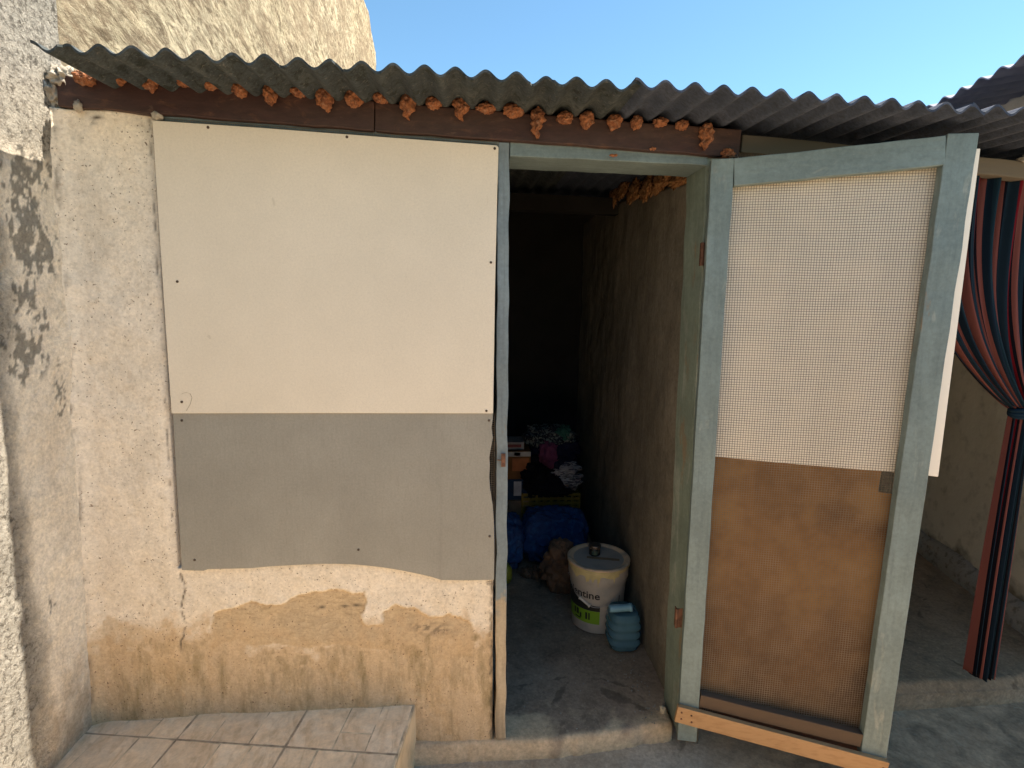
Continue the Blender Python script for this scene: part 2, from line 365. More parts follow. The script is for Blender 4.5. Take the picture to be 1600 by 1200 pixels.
def gridmesh(name, V, mat, parent=None, cols=None, keep=None, extr=None, smooth=True):
    """V (ny,nx,3) surface; keep (ny-1,nx-1) mask; extr vector thickens the border"""
    ny, nx, _ = V.shape; idx = np.arange(ny * nx).reshape(ny, nx)
    f = np.stack([idx[:-1, :-1], idx[:-1, 1:], idx[1:, 1:], idx[1:, :-1]], -1)
    if keep is not None: f = f[keep]
    f = f.reshape(-1, 4); used = np.unique(f); mp = -np.ones(ny * nx, int); mp[used] = np.arange(len(used))
    o = raw(name, V.reshape(-1, 3)[used], mp[f], mat, parent, smooth, None if cols is None else cols.reshape(-1, 3)[used])
    if extr is not None:
        bm = bmesh.new(); bm.from_mesh(o.data)
        be = [e for e in bm.edges if e.is_boundary]
        r = bmesh.ops.extrude_edge_only(bm, edges=be); nv = [g for g in r['geom'] if isinstance(g, bmesh.types.BMVert)]
        bmesh.ops.translate(bm, verts=nv, vec=extr); bm.to_mesh(o.data); bm.free()
    return o
def poly_plate(name, pts, thick, nvec, mat, parent, bev=.0008):
    """flat plate: outline pts (3D), thickened along nvec"""
    bm = bmesh.new(); vs = [bm.verts.new(p) for p in pts]; f = bm.faces.new(vs)
    r = bmesh.ops.extrude_face_region(bm, geom=[f]); nv = [g for g in r['geom'] if isinstance(g, bmesh.types.BMVert)]
    bmesh.ops.translate(bm, verts=nv, vec=Vector(nvec) * thick)
    if bev: bmesh.ops.bevel(bm, geom=[e for e in bm.edges if e.calc_face_angle(0) > .6], offset=bev, segments=1, affect='EDGES')
    return frombm(name, bm, mat, parent)
def lathe(bm, prof, c, seg=40, axis=None, wob=0, cap=True):
    c = Vector(c); rings = []
    ax = Vector(axis).normalized() if axis else Vector((0, 0, 1)); q = Vector((0, 0, 1)).rotation_difference(ax)
    for r, z in prof:
        rings.append([bm.verts.new(c + q @ Vector((r * math.cos(2 * math.pi * k / seg), r * math.sin(2 * math.pi * k / seg), z))) for k in range(seg)])
    for a, b in zip(rings, rings[1:]):
        for k in range(seg): bm.faces.new((a[k], a[(k + 1) % seg], b[(k + 1) % seg], b[k]))
    if cap:
        bm.faces.new(rings[0][::-1]); bm.faces.new(rings[-1])
def lump(name, c, rad, mat, parent=None, amp=.25, freq=3, sub=4, seed=0, flat=None, fold=0, smooth=True, fn=None):
    bm = bmesh.new(); bmesh.ops.create_icosphere(bm, subdivisions=sub, radius=1); c = Vector(c); S = Vector((seed * 3.7, seed * 1.3, seed * 2.1))
    for v in bm.verts:
        d = v.co.normalized(); n = mn.fractal(d * freq + S, .7, 2.1, 5); k = 1 + amp * n
        if fold: k += fold * (1 - abs(mn.noise(d * freq * 1.3 + S * 2)) * 4)
        p = Vector((d.x * rad[0] * k, d.y * rad[1] * k, d.z * rad[2] * k))
        if fn: p = fn(p, d)
        p += c
        if flat is not None and p.z < flat: p.z = flat + (p.z - flat) * .03
        v.co = p
    return frombm(name, bm, mat, parent, smooth)
def screw(p, n, r, parent, mat=None):
    bm = bmesh.new(); lathe(bm, [(r, -.002), (r, .0008), (r * .75, .0016), (r * .25, .0016), (r * .18, .0008)], p, 12, n); return frombm('screw', bm, mat or SCREW, parent, True)
def wave_sheet(name, org, sd, td, s0, s1, tl, zf, slope, mat, parent, pitch=.0797, amp=.0155, phase=0.0, th=.0065, nt_=10, seed=0, chip=0.004):
    org = Vector(org); sd = Vector(sd).normalized(); td = Vector(td).normalized()
    ns = int((s1 - s0) / pitch * 16) + 1; S = np.linspace(s0, s1, ns); rows = []
    V = []
    for lay in (0, 1):
        for j in range(nt_ + 1):
            for s in S:
                t = tl * (j / nt_) ** 1.4
                if j == 0: t += -chip * .5 + chip * 1.5 * mn.noise(Vector((s * 14, seed, 0))) + (.012 if mn.noise(Vector((s * 9, seed + 7.3, 2))) > .42 else 0)
                z = zf(s) + amp * math.cos(2 * math.pi * (s - phase) / pitch) + slope * t + (th if lay else 0) + .0015 * mn.noise(Vector((s * 4, t * 4, seed)))
                p = org + sd * float(s) + td * float(t); V.append((p.x, p.y, p.z + z))
    n = ns; A = (nt_ + 1) * n; Fc = []
    for j in range(nt_):
        for i in range(n - 1):
            a = j * n + i; Fc.append((a, a + 1, a + n + 1, a + n)); b = a + A; Fc.append((b, b + n, b + n + 1, b + 1))
    for i in range(n - 1): Fc.append((i, i + A, i + 1 + A, i + 1)); q = nt_ * n + i; Fc.append((q, q + 1, q + 1 + A, q + A))
    for j in range(nt_):
        a = j * n; Fc.append((a, a + n, a + n + A, a + A)); a = j * n + n - 1; Fc.append((a, a + A, a + n + A, a + n))
    o = raw(name, V, Fc, mat, parent, True)
    o.data.set_sharp_from_angle(angle=math.radians(50)); return o
def wires(name, strips, r, mat, parent):
    """strips: list of polylines; each a four sided wire"""
    V = []; Fc = []
    for pts, n1, n2 in strips:
        b = len(V)
        for p in pts:
            for s, t in ((1, 0), (0, 1), (-1, 0), (0, -1)): V.append(p + n1 * r * s + n2 * r * t)
        for i in range(len(pts) - 1):
            for k in range(4): a = b + i * 4; Fc.append((a + k, a + (k + 1) % 4, a + 4 + (k + 1) % 4, a + 4 + k))
    return raw(name, V, Fc, mat, parent, True)

# ================================================================== SETTING
gx = np.concatenate([np.linspace(-60, -4, 8), np.linspace(-3.5, 4, 90), np.linspace(5, 60, 8)]); gy = np.concatenate([np.linspace(-60, -3, 8), np.linspace(-2.5, 1.2, 60), np.linspace(3, 60, 8)])
X, Y = np.meshgrid(gx, gy); Zg = (fbm(X * 2, Y * 2, 3) - .5) * .012 * (np.abs(X) < 4) * (np.abs(Y) < 3)
tag(gridmesh('ground', np.stack([X, Y, Zg], -1), YARD), kind='structure')
# shed floor with its worn front edge
xs = np.linspace(-1.24, .775, 110); ys = np.linspace(-.05, 2.32, 150); X, Y = np.meshgrid(xs, ys)
fr = -.008 - .035 * ss(.05, .4, X) * 0 + .05 * ss(.2, .78, X) - .02 * fbm(X * 6, X * 0, 2) - .012 * fbm(X * 30, X * 0, 4)
Yc = np.where(Y < .2, fr + (Y + .05) / .25 * (.2 - fr), Y)
Zf = .075 + (fbm(X * 5, Yc * 5, 5) - .5) * .012 - .014 * ss(.022, .0, Yc - fr) ** 2 + (fbm(X * 40, Yc * 40, 6) - .5) * .006 * ss(.08, 0, Yc - fr)
X = X + .05 * ss(.5, .775, X) * ss(.12, .2, Yc)
o = gridmesh('shed_floor', np.stack([X, Yc, Zf], -1), FLOOR, extr=(0, 0, -.09)); tag(o, kind='structure')
# porch slab
xs = np.linspace(.87, 3.3, 90); ys = np.linspace(0, 1, 70); X, T = np.meshgrid(xs, ys)
fr = .13 + .03 * (X - 1.7) + .015 * (fbm(X * 4, X * 0, 8) - .5); Y = fr + T ** 1.5 * (2.4 - fr)
Zf = .10 + (fbm(X * 4, Y * 4, 9) - .5) * .014 - .03 * ss(.05, 0, Y - fr) ** 1.5
tag(gridmesh('porch_floor', np.stack([X, Y, Zf], -1), PORCHF, extr=(0, 0, -.11)), kind='structure')

# ------------------------------------------------------------------ left wall and the tall wall beyond
def xw(z): return -1.25 - .086 * np.clip((2.25 - z) / 2.0, 0, 1.1)
ys = np.concatenate([np.linspace(-4.5, -.62, 30), np.linspace(-.6, .04, 120)]); zs = np.linspace(-.02, 3.0, 420); Yg, Zg = np.meshgrid(ys, zs)
n1 = fbm(Yg * 9, Zg * 9, 21); Xg = xw(Zg) + (fbm(Yg * 2.5, Zg * 2.5, 22) - .5) * .03 + (n1 - .5) * .012
Xg += .05 * ss(-.12, .02, Yg) ** 2 * (Zg < 2.3) * .0
px, py = proj(np.stack([Xg, Yg, Zg], -1))
q = fbm(Yg * 30, Zg * 14, 31); smoothm = ss(-.30, -.2, Yg + (fbm(Yg * 4, Zg * 4, 40) - .5) * .15) * ss(2.16, 2.06, Zg)
def patch(cx, cy, rx, ry): return np.exp(-(((px - cx) / rx) ** 2 + ((py - cy) / ry) ** 2))
dk = patch(45, 262, 38, 26) * 1.1 + patch(40, 370, 32, 45) + patch(62, 400, 30, 40) * .8 + patch(30, 300, 22, 60) * .8 + patch(35, 465, 26, 30) * .8 + patch(35, 555, 36, 40) + patch(70, 500, 22, 18) * .7 + patch(75, 280, 14, 16) * .5 + patch(95, 620, 12, 60) * .5 + patch(138, 860, 6, 90) * .6 + patch(75, 940, 18, 25) * .5
q2 = fbm(Yg * 55, Zg * 38, 33)
q3 = fbm(Yg * 110, Zg * 60, 35)
dark = ss(.62, .67, np.minimum(dk, 1) * .22 + q * .22 + q2 * .42 + q3 * .40 - .03) * ss(.1, .35, dk) * ss(-.34, -.26, Yg) * .75
damp = ss(.62, .2, Zg + (q - .5) * .3) * smoothm
o = gridmesh('courtyard_wall', np.stack([Xg, Yg, Zg], -1), ROUGHCAST, cols=np.stack([smoothm, damp, dark], -1), extr=(-.3, 0, 0))
tag(o, 'sunlit rough plastered wall running towards the viewer at the left edge', 'wall')
ys = np.linspace(.045, 5.53, 160); zs = np.linspace(0, 1, 150); Yg, Tg = np.meshgrid(ys, zs)
top = 5.05 - .25 * ss(5.1, 5.5, Yg); Zg = Tg * top; Xg = -1.25 + .01 * ss(2, 5, Zg) + (fbm(Yg * 3, Zg * 3, 51) - .5) * .04 + (fbm(Yg * 12, Zg * 9, 52) - .5) * .012
o = gridmesh('neighbour_wall', np.stack([Xg, Yg, Zg], -1), NEIGH, extr=(-.35, 0, 0)); tag(o, 'tall streaky cream rendered wall rising behind the corrugated roof', 'wall')

ys = np.linspace(-1.8, 6, 60); Xg, Zg = np.meshgrid(ys, np.linspace(0, 2.1, 30))  # unseen wall behind the camera, added to bounce warm light into the shade
o = gridmesh('added_bounce_wall', np.stack([Xg, -4.6 + (fbm(Xg * 2, Zg * 2, 55) - .5) * .04, Zg], -1), NEIGH, extr=(0, -.25, 0)); tag(o, 'unseen cream rendered wall added opposite the shed to warm the shade', 'wall')

# ================================================================== SHED
SHED = empty('shed', (0, 0, 0), 'low plastered shed with cream and grey boards, open mesh door and corrugated roof', 'shed')
# front plaster
xs = np.linspace(-1.345, .066, 270); zs = np.linspace(0, 2.27, 420); Xg, Zg = np.meshgrid(xs, zs)
edge = -.979 - .022 * (2.243 - Zg) / .9
k0_ = 66; sI = np.arange(270)[None, :] * np.ones_like(Zg)
Xg = np.where(sI <= k0_, -1.345 + (edge + 1.345) * sI / k0_, edge + (.066 - edge) * (sI - k0_) / (269 - k0_))
keepv = (sI <= k0_) | (Zg < .80)
Yg = (fbm(Xg * 4, Zg * 4, 61) - .5) * .016 + (fbm(Xg * 16, Zg * 12, 62) - .5) * .006
Yg -= .012 * ss(-.95, -1.05, Xg)                                       # pier stands proud
Yg -= .07 * np.clip((-1.24 - .04 * (2.25 - Zg) - Xg + .05) / .12, 0, 1) ** 2      # concave corner
Xs = Xg.copy()
px, py = proj(np.stack([Xg, Yg * 0, Zg], -1))
peel = [(330, 1012), (331, 958), (370, 951), (392, 940), (430, 947), (455, 937), (470, 928), (510, 922), (545, 926), (570, 924), (574, 942), (560, 962), (575, 976), (596, 974), (603, 956), (620, 945), (655, 951), (672, 962), (688, 964), (703, 959), (732, 968), (742, 990), (735, 1024), (690, 1030), (640, 1022), (600, 1012), (560, 1010), (520, 1008), (470, 1012), (430, 1003), (400, 1010), (370, 1000)]
nz = (fbm(Xg * 30, Zg * 30, 63) - .5)
sd_ = sdf(px, py, peel) + nz * 14
pl = ss(-1.2, 1.6, sd_)
peel2 = [(150, 985), (175, 962), (210, 970), (245, 985), (275, 975), (290, 1000), (330, 1012), (300, 1200), (100, 1200)]
pl2 = ss(-1.5, 2, sdf(px, py, peel2) + nz * 30) * .6
pl3 = ss(.63, .66, fbm(Xg * 9, Zg * 7, 64)) * ss(1020, 1060, py) * .8
Yg += .0075 * pl * ss(1004, 960, py) + .002 * pl2 + .002 * pl3
# raised paint lip round the flaked patch
Yg -= .0016 * np.exp(-((sd_ + 2) / 2.0) ** 2) * ss(1004, 960, py)
dampz = 968 + 14 * np.sin(px / 60) + nz * 90
damp = ss(-12, 62, py - dampz) * .95 + .12 * ss(700, 1000, py)
damp = np.clip(damp + .45 * pl * 0, 0, 1)
crack = np.exp(-((px - (288 + 3 * np.sin(py / 9) + nz * 8)) / 1.3) ** 2) * ss(885, 895, py) * ss(1020, 1005, py) * ss(.35, .5, fbm(px * .1, py * .1, 4))
edgec = np.exp(-((Xg - edge + .010 + nz * .008) / .0022) ** 2) * ss(.80, .9, Zg) * ss(.45, .62, fbm(Xg * 60, Zg * 30, 66)) * .7
jam = np.exp(-((px - (768 + nz * 9)) / 2.2) ** 2) * ss(905, 915, py) * ss(.35, .55, fbm(px * .05, py * .08, 77)) * .8
blk = 0
for cx, cy, rx, ry in ((502, 951, 5, 2.5), (538, 949, 6, 2), (556, 947, 6, 2), (466, 990, 2, 10), (627, 963, 2, 8), (150, 190, 6, 5), (156, 182, 8, 3), (680, 985, 30, 8), (660, 978, 20, 5)):
    blk = blk + np.exp(-(((px - cx) / rx) ** 2 + ((py - cy) / ry) ** 2)) * (1 if ry < 5 else .55 * ss(.45, .6, fbm(px * .16, py * .35, 9)))
cornerd = np.exp(-((px - (92 + (py - 180) * .0645)) / 5) ** 2) * ss(.5, .68, fbm(px * .15, py * .03, 12)) * .6
dark = np.clip(crack + edgec + jam + blk + cornerd, 0, 1)
Yg += .004 * crack + .004 * edgec
keep = keepv[:-1, :-1] & keepv[1:, 1:] & keepv[:-1, 1:] & keepv[1:, :-1]
# round the pier's window arris
Yg += .004 * ss(.012, 0, edge - Xg) * (Xg <= edge) * (Zg > .80)
# pier head sags below the beam
topz = 2.262 - .0 * ss(-1.2, -1.0, Xg) + .004 * (fbm(Xg * 8, Xg * 0, 5) - .5)
Zg2 = Zg * np.where(Xg < -.9, topz / 2.27, 1)
o = gridmesh('front_wall', np.stack([Xg, Yg, Zg2], -1), PLASTER, SHED, cols=np.stack([np.clip(pl + pl2 + pl3, 0, 1), damp, dark], -1), keep=keep, extr=(0, .16, 0))
# mortar dabs at the pier head
bl = lump('mortar_dab', P(122, 166, 'y', -.03), (.012, .012, .016), MORTAR, SHED, .4, 2, 3, 3)
bl = lump('mortar_dab', P(246, 181, 'y', -.02), (.016, .014, .012), MORTAR, SHED, .4, 2, 3, 4)
lump('mortar_dab', P(97, 120, 'y', -.01), (.035, .03, .03), MORTAR, SHED, .6, 2.5, 4, 5)
lump('mortar_dab', P(84, 150, 'y', .0), (.03, .03, .05), MORTAR, SHED, .6, 2.5, 4, 6)
# mortar fillet closing the roof to the neighbour wall
ys = np.linspace(.0, 2.3, 60); ts = np.linspace(0, 1, 8); Yg, Tg = np.meshgrid(ys, ts)
Xg = -1.27 + .22 * Tg; Zg = 2.31 + .045 * Yg - .05 * Tg + (fbm(Xg * 20, Yg * 12, 81) - .5) * .03
gridmesh('mortar_fillet', np.stack([Xg, Yg, Zg], -1), MORTAR, SHED, extr=(0, 0, -.05))
# inner shell: back wall, partition
xs = np.linspace(-1.25, .9, 30); zs = np.linspace(0, 2.44, 40); Xg, Zg = np.meshgrid(xs, zs)
gridmesh('back_wall', np.stack([Xg, 2.3 + (fbm(Xg * 4, Zg * 4, 71) - .5) * .02, Zg * (2.42 - .02 * Xg) / 2.44], -1), SHADE_DARK, SHED, extr=(0, .14, 0))
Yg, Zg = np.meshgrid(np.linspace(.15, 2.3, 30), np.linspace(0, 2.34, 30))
gridmesh('added_dark_lining', np.stack([-1.215 + (fbm(Yg * 4, Zg * 4, 79) - .5) * .02, Yg, Zg], -1), SHADE_DARK, SHED, extr=(-.02, 0, 0))  # dark lining added over the pale wall to stop its bounce light
ys = np.linspace(.17, 2.3, 110); zs = np.linspace(0, 1, 140); Yg, Tg = np.meshgrid(ys, zs)
topz = 2.16 + .09 * Yg - .03 * ss(.6, .0, Yg) + .03 * (fbm(Yg * 9, Yg * 0, 73) - .5)
Zg = Tg * np.minimum(topz, 2.30)
Xg = .812 + (fbm(Yg * 3, Zg * 3, 72) - .5) * .03 + (fbm(Yg * 14, Zg * 6, 74) - .5) * .007 - .004 * ss(.5, .2, Yg)
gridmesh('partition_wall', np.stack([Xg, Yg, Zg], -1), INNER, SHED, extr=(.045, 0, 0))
xs = np.linspace(.01, 2.29, 60); Yg, Zg = np.meshgrid(xs, np.linspace(0, 2.28, 60))
gridmesh('outer_partition_face', np.stack([.872 + (fbm(Yg * 4, Zg * 4, 75) - .5) * .01, Yg, Zg], -1), PORCHW, SHED)
# header beam
b0 = P(88, 140, 'y', -.03); b1 = P(585, 181, 'y', -.03); b2 = P(1157, 224, 'y', -.03)
hb = .088
bars('header_beam', [((b0.x, .02, b0.z), (b1.x - .001, .02, b1.z), .10, hb, dict(side=(0, 1, 0), bev=.004, seg=20, jit=.004)),
                     ((b1.x + .001, .021, b1.z - .001), (b2.x, .021, b2.z), .10, hb - .004, dict(side=(0, 1, 0), bev=.004, seg=20, jit=.004))], BEAM, SHED)
bars('rafter', [((-1.2, 1.32, 2.295), (.81, 1.32, 2.255), .07, .09, dict(side=(0, 1, 0)))], SHADE_DARK, SHED)
# corrugated sheets
def zev(x):   # height of the eave's mid line
    return float(np.interp(x, [-1.1, -1.009, -.047, .45, 1.468, 2.6, 4.3], [2.3265, 2.3245, 2.3065, 2.288, 2.252, 2.21, 2.15])) - .0115 - .0065 + .012
ph = P(101, 68, 'y', -.28).x
ex0 = P(47, 70, 'y', -.28).x; s1_ = P(423, 90, 'y', -.28).x; s2_ = P(995, 131, 'y', -.28).x; s3_ = P(1528, 168, 'y', -.28).x
pit = (P(1561, 173, 'y', -.28).x - ph) / 31.0
E_ = [(ex0, s1_ + .02, 0), (s1_, s2_ + .012, 0), (s2_ - .004, s3_ + .02, .0075), (s3_ - .012, 4.3, .015)]
for k, (a, b, dz) in enumerate(E_):
    wave_sheet('roof_sheet', (0, -.28 + (.006 if k % 2 else 0), 0), (1, 0, 0), (0, 1, 0), a, b, 2.75, lambda s, dz=dz: zev(s) - (2.31 * 0) + dz - .0, .045, CEMENT if k < 2 else CEMENT2, SHED, pitch=pit, amp=.0118, phase=ph, seed=k)

# foam blobs in the corrugation
FB = [(133, 126, 34, 20, 0), (182, 126, 34, 18, 0), (234, 130, 28, 28, .1), (289, 132, 36, 12, 0), (330, 136, 32, 14, 0), (375, 142, 26, 24, .1), (398, 144, 12, 10, 0), (422, 150, 22, 30, .15), (472, 146, 34, 18, 0),
      (508, 154, 32, 34, .25), (553, 155, 30, 28, .1), (596, 155, 28, 20, 0), (639, 162, 28, 24, 1.2), (678, 164, 28, 18, .1), (720, 168, 26, 24, .8), (760, 173, 32, 16, 0), (802, 176, 34, 20, .2),
      (840, 186, 24, 26, 1.6), (882, 188, 28, 18, 0), (917, 190, 24, 26, .2), (960, 193, 26, 18, .4), (995, 194, 20, 18, .4), (1032, 195, 24, 14, 0), (1066, 199, 20, 16, 0), (1103, 210, 22, 26, 1.2), (1137, 240, 24, 16, 0),
      (1020, 232, 12, 5, 0), (958, 243, 14, 4, 0)]
for i, (cx, cy, wpx, hpx, dr) in enumerate(FB):
    yy = -.042 if cy < 230 else -.03
    c = P(cx, cy - (4 if cy < 230 else 0), 'y', yy); k = 1.70 / F / 2 * .84
    rnd = random.Random(i); S = Vector((i * 2.3, 1, 4))
    def fn(p, d, dr=dr, hpx=hpx, k=k, S=S):
        if dr and p.z < 0:
            u = -d.z; p.z *= 1 + dr; p.x *= 1 - .45 * u * min(1, dr); p.x += .012 * mn.noise(Vector((0, S.x, p.z * 60))) * dr
        p.y *= 1 - .2 * max(0, d.z); r = mn.noise(p * 130 + S); p += d * r * .0035; p += d * mn.noise(p * 260 + S) * .0018
        return p
    lump('foam_blob' if cy < 245 and hpx > 6 else 'foam_blob', c, (wpx * k * 1.05, .021 if hpx > 6 else .005, hpx * k * 1.1), FOAM, SHED, .26, 1.5, 5, i, fn=fn)
# foam along the top of the partition, inside
for i, (cx, cy, wp, hp) in enumerate([(1062, 280, 26, 12), (1030, 286, 24, 16), (1010, 294, 22, 20), (990, 300, 24, 18), (972, 298, 20, 14), (958, 310, 14, 16), (1045, 277, 14, 8)]):
    c = P(cx, cy, 'x', .785); k = (c.y + 1.8) / F / 2
    lump('foam_blob', c, (.014, wp * k * 3.0, hp * k * 1.5), FOAMI, SHED, .6, 2.2, 4, 40 + i, fn=lambda p, d: p + d * mn.noise(p * 90) * .008)

# window behind the boards: frame rail, mesh
yb = -.012
t0 = P(248, 185, 'y', -.004); t1 = P(779, 221, 'y', -.004)
WF = bars('window_frame', [((t0.x, .006, t0.z), (t1.x, .006, t1.z), .034, .03, dict(side=(0, 1, 0), bev=.002, seg=12, jit=.002))], BLUEH, SHED)
t2 = P(540, 198, 'y', -.006); t3 = P(649, 206, 'y', -.006)
bars('batten', [((t2.x - .12, -.003, t2.z + .006), (t3.x, -.003, t3.z + .001), .006, .006, dict(side=(0, 1, 0), bev=.001))], REDW, SHED)
st = []; yv = Vector((0, 1, 0)); xv = Vector((1, 0, 0)); zv = Vector((0, 0, 1))
def lerp(a, b, t): return a + (b - a) * t
pa = P(250, 189, 'y', -.013); pb = P(779, 226, 'y', -.013)
nW = 150
for i in range(nW + 1):
    p = lerp(pa, pb, i / nW); st.append(([p + zv * .008, p - zv * .03], xv, yv))
for j in range(5): st.append(([pa + zv * (.008 - j * .0068), pb + zv * (.008 - j * .0068)], zv, yv))
wires('wire_mesh', st, .0006, WIRE, SHED); st = []
pc = P(762, 648, 'y', -.003); pd = P(776, 648, 'y', -.003)
for i in range(5):
    x = lerp(pc.x, pd.x, i / 4); st.append(([Vector((x, -.003, 1.32)), Vector((x, -.003, .70))], xv, yv))
for j in range(96): z = .70 + j * .0066; st.append(([Vector((pc.x, -.003, z)), Vector((pd.x, -.003, z))], zv, yv))
wires('wire_mesh', st, .0006, WIRE, SHED)
# door frame
FR = empty('door_frame', (.44, 0, .075), None, None); FR.parent = SHED; FR.location = (.44, 0, .075)
jl0 = P(787, 222, 'y', -.012); jl1 = P(782, 1155, 'y', -.012); jw = P(795, 222, 'y', -.012).x - P(779, 222, 'y', -.012).x
bm = bmesh.new(); bar(bm, (jl1.x, .068, jl1.z), (jl0.x, .068, jl0.z), jw + .006, .16, side=(1, 0, 0), bev=.003, seg=60, jit=.005); frombm('jamb', bm, BLUE, FR)
h0 = P(796, 231, 'y', -.009); h1 = P(1120, 246, 'y', -.009)
bm = bmesh.new(); bar(bm, (h0.x + .002, .075, h0.z), (h1.x - .03, .075, h1.z), .165, .05, side=(0, 1, 0), bev=.003, seg=20, jit=.003); frombm('head', bm, BLUEH, FR)
r0 = P(1110, 238, 'y', -.004); r1 = P(1062, 1140, 'y', -.004)
bm = bmesh.new(); bar(bm, (r1.x + .018, .078, r1.z - .02), (r0.x + .012, .078, r0.z), .045, .165, side=(1, 0, 0), bev=.003, seg=50, jit=.004); frombm('jamb', bm, JAMB, FR)
c = P(786, 719, 'y', -.018)
bm = bmesh.new(); bar(bm, c - zv * .024 + xv * .001, c + zv * .024 + xv * .001, .015, .004, bev=.0018); bar(bm, c - xv * .020 + zv * .001, c - xv * .006, .004, .004, side=(0, 0, 1), bev=.001)
for dz in (-.015, .015): lathe(bm, [(.0035, -.002), (.003, .0035)], c + zv * dz + xv * .001 - yv * .001, 10, (0, -1, 0))
frombm('strike_plate', bm, RUST, FR)

# boards
def plate_px(name, pts, y, th, mat, parent, sub=True):
    return poly_plate(name, [P(a, b, 'y', y) for a, b in pts], th, (0, 1, 0), mat, parent)
B1 = plate_px('cream_board', [(238, 188), (400, 199), (600, 214), (776, 227), (779, 230), (777, 300), (773.5, 450), (770.5, 646), (500, 645.5), (268, 646), (258, 500), (247, 330)], -.026, .006, CREAM, SHED)
for a, b in ((325, 199), (542, 214), (773, 232), (277, 440), (767, 410), (284, 628), (760, 642)): screw(P(a, b, 'y', -.0265), (0, -1, 0), .0042, B1)
B2 = plate_px('grey_board', [(270, 640), (770, 640), (770, 655), (768, 668), (770, 684), (767, 700), (764.5, 715), (765.5, 726), (764.5, 745), (766, 765), (770, 790), (772, 820), (772.5, 860), (772, 906), (735, 907), (690, 906.5), (672, 901), (650, 896), (625, 891), (600, 887), (575, 884), (550, 882), (525, 881), (500, 881), (470, 882.5), (425, 885), (390, 888), (350, 889), (325, 889.5), (318, 892), (284, 891), (280, 820), (275, 740)], -.0195, .005, GREYB, SHED)
for a, b in ((284, 657), (764, 657), (304, 875), (560, 859), (765, 838)): screw(P(a, b, 'y', -.020), (0, -1, 0), .0042, B2)
# a little hook-shaped scribble low on the cream board
pts = [P(a, b, 'y', -.0263) for a, b in ((283, 616), (290, 613), (297, 615), (300, 621), (297, 632), (291, 642))]
wires('pencil_scribble', [(pts, xv, yv)], .0006, simple('pencil', (.28, .22, .15), .8), B1)

# door -----------------------------------------------------------------
H = Vector((.768, -.028, 0)); Fp = Vector((1.505, -.208, 0)); U = (Fp - H).normalized(); N = Vector((U.y, -U.x, 0)).normalized()
if N.y > 0: N = -N
DOOR = empty('door', (H.x, H.y, .1), None, None); DOOR.parent = SHED; DOOR.location = (H.x, H.y, .1)
TH = .034
def D(px_, py_, wv=TH):
    """pixel to door coordinates (u, z) on the plane wv in front of the door's back"""
    o_ = H + N * wv; p = PL(px_, py_, o_, N); return (p - o_).dot(U), p.z
def W(u, z, wv=0): return Vector((H.x, H.y, 0)) + U * u + N * wv + zv * z
def dbar(name, u0, z0, u1, z1, wd, mat, w0=0, w1=TH, seg=1, jit=0, bev=.003, parent=None, vert=True):
    bm = bmesh.new()
    c = (w0 + w1) / 2; bar(bm, W(u0, z0, c), W(u1, z1, c), wd, w1 - w0, side=U if vert else (0, 0, 1), bev=bev, seg=seg, jit=jit)
    return frombm(name, bm, mat, parent or DOOR)
uL0, zt0 = D(1112, 250); uL1, zt1 = D(1148, 250); uR1, ztr = D(1530, 207); uR0, _q = D(1477, 213); _q, zbl = D(1070, 1158); _q, zbr = D(1385, 1187)
print('DOOR', uL0, uL1, uR0, uR1, zt0, ztr, zbl, zbr, D(1385, 1187), D(1058, 1100), D(1475, 262), D(1148, 290))
wl = uL1 - uL0; wr = .082
uR1b = D(1385, 1187)[0]; uL0b = D(1060, 1130)[0]
dbar('stile', uL0b + wl / 2, zbl, uL0 + wl / 2, zt0 + .004, wl, DOORV, seg=50, jit=.002)
dbar('stile', uR1b - wr / 2, zbr, uR1 - wr / 2, ztr, wr, DOORV, seg=50, jit=.002)
ztA = D(1148, 291)[1]; ztB = D(1477, 258)[1]; zA = zt0 + .002; zB = ztr - .006
dbar('rail', uL0 + wl + .0006, (ztA + zA) / 2 + .001, uR1 - wr - .0006, (ztB + zB) / 2 + .001, (zA - ztA), DOORH, seg=16, jit=.002, vert=False)
zk0 = D(1090, 1088)[1]; zk1 = D(1370, 1160)[1]
dbar('rail', uL0b + wl + .001, zk0 - .02, uR1b - wr - .001, zk1 - .005, .05, DARKW, w0=.0, w1=TH - .002, seg=10, jit=.002, vert=False)
# new pine strip screwed over the bottom
ka = D(1058, 1115, .05); kb = D(1385, 1203, .05)
KB = dbar('kick_board', ka[0] - .003, ka[1], kb[0] + .001, kb[1], .064, PINE, w0=TH + .001, w1=TH + .02, seg=8, jit=.001, bev=.002, vert=False)
for du, dz in ((.015, .012), (.05, .010), (.015, -.014), (.052, -.016), (.70, .004), (.705, -.012)):
    screw(W(ka[0] + du, ka[1] + (kb[1] - ka[1]) * du / .73 + dz, TH + .0205), N, .0035, DOOR, RUST)
dbar('bottom_board', uL0b + wl + .002, zk0 - .105, uR1b - .03, zk1 - .085, .07, REDW, w0=-.012, w1=-.002, seg=6, jit=.002, vert=False)
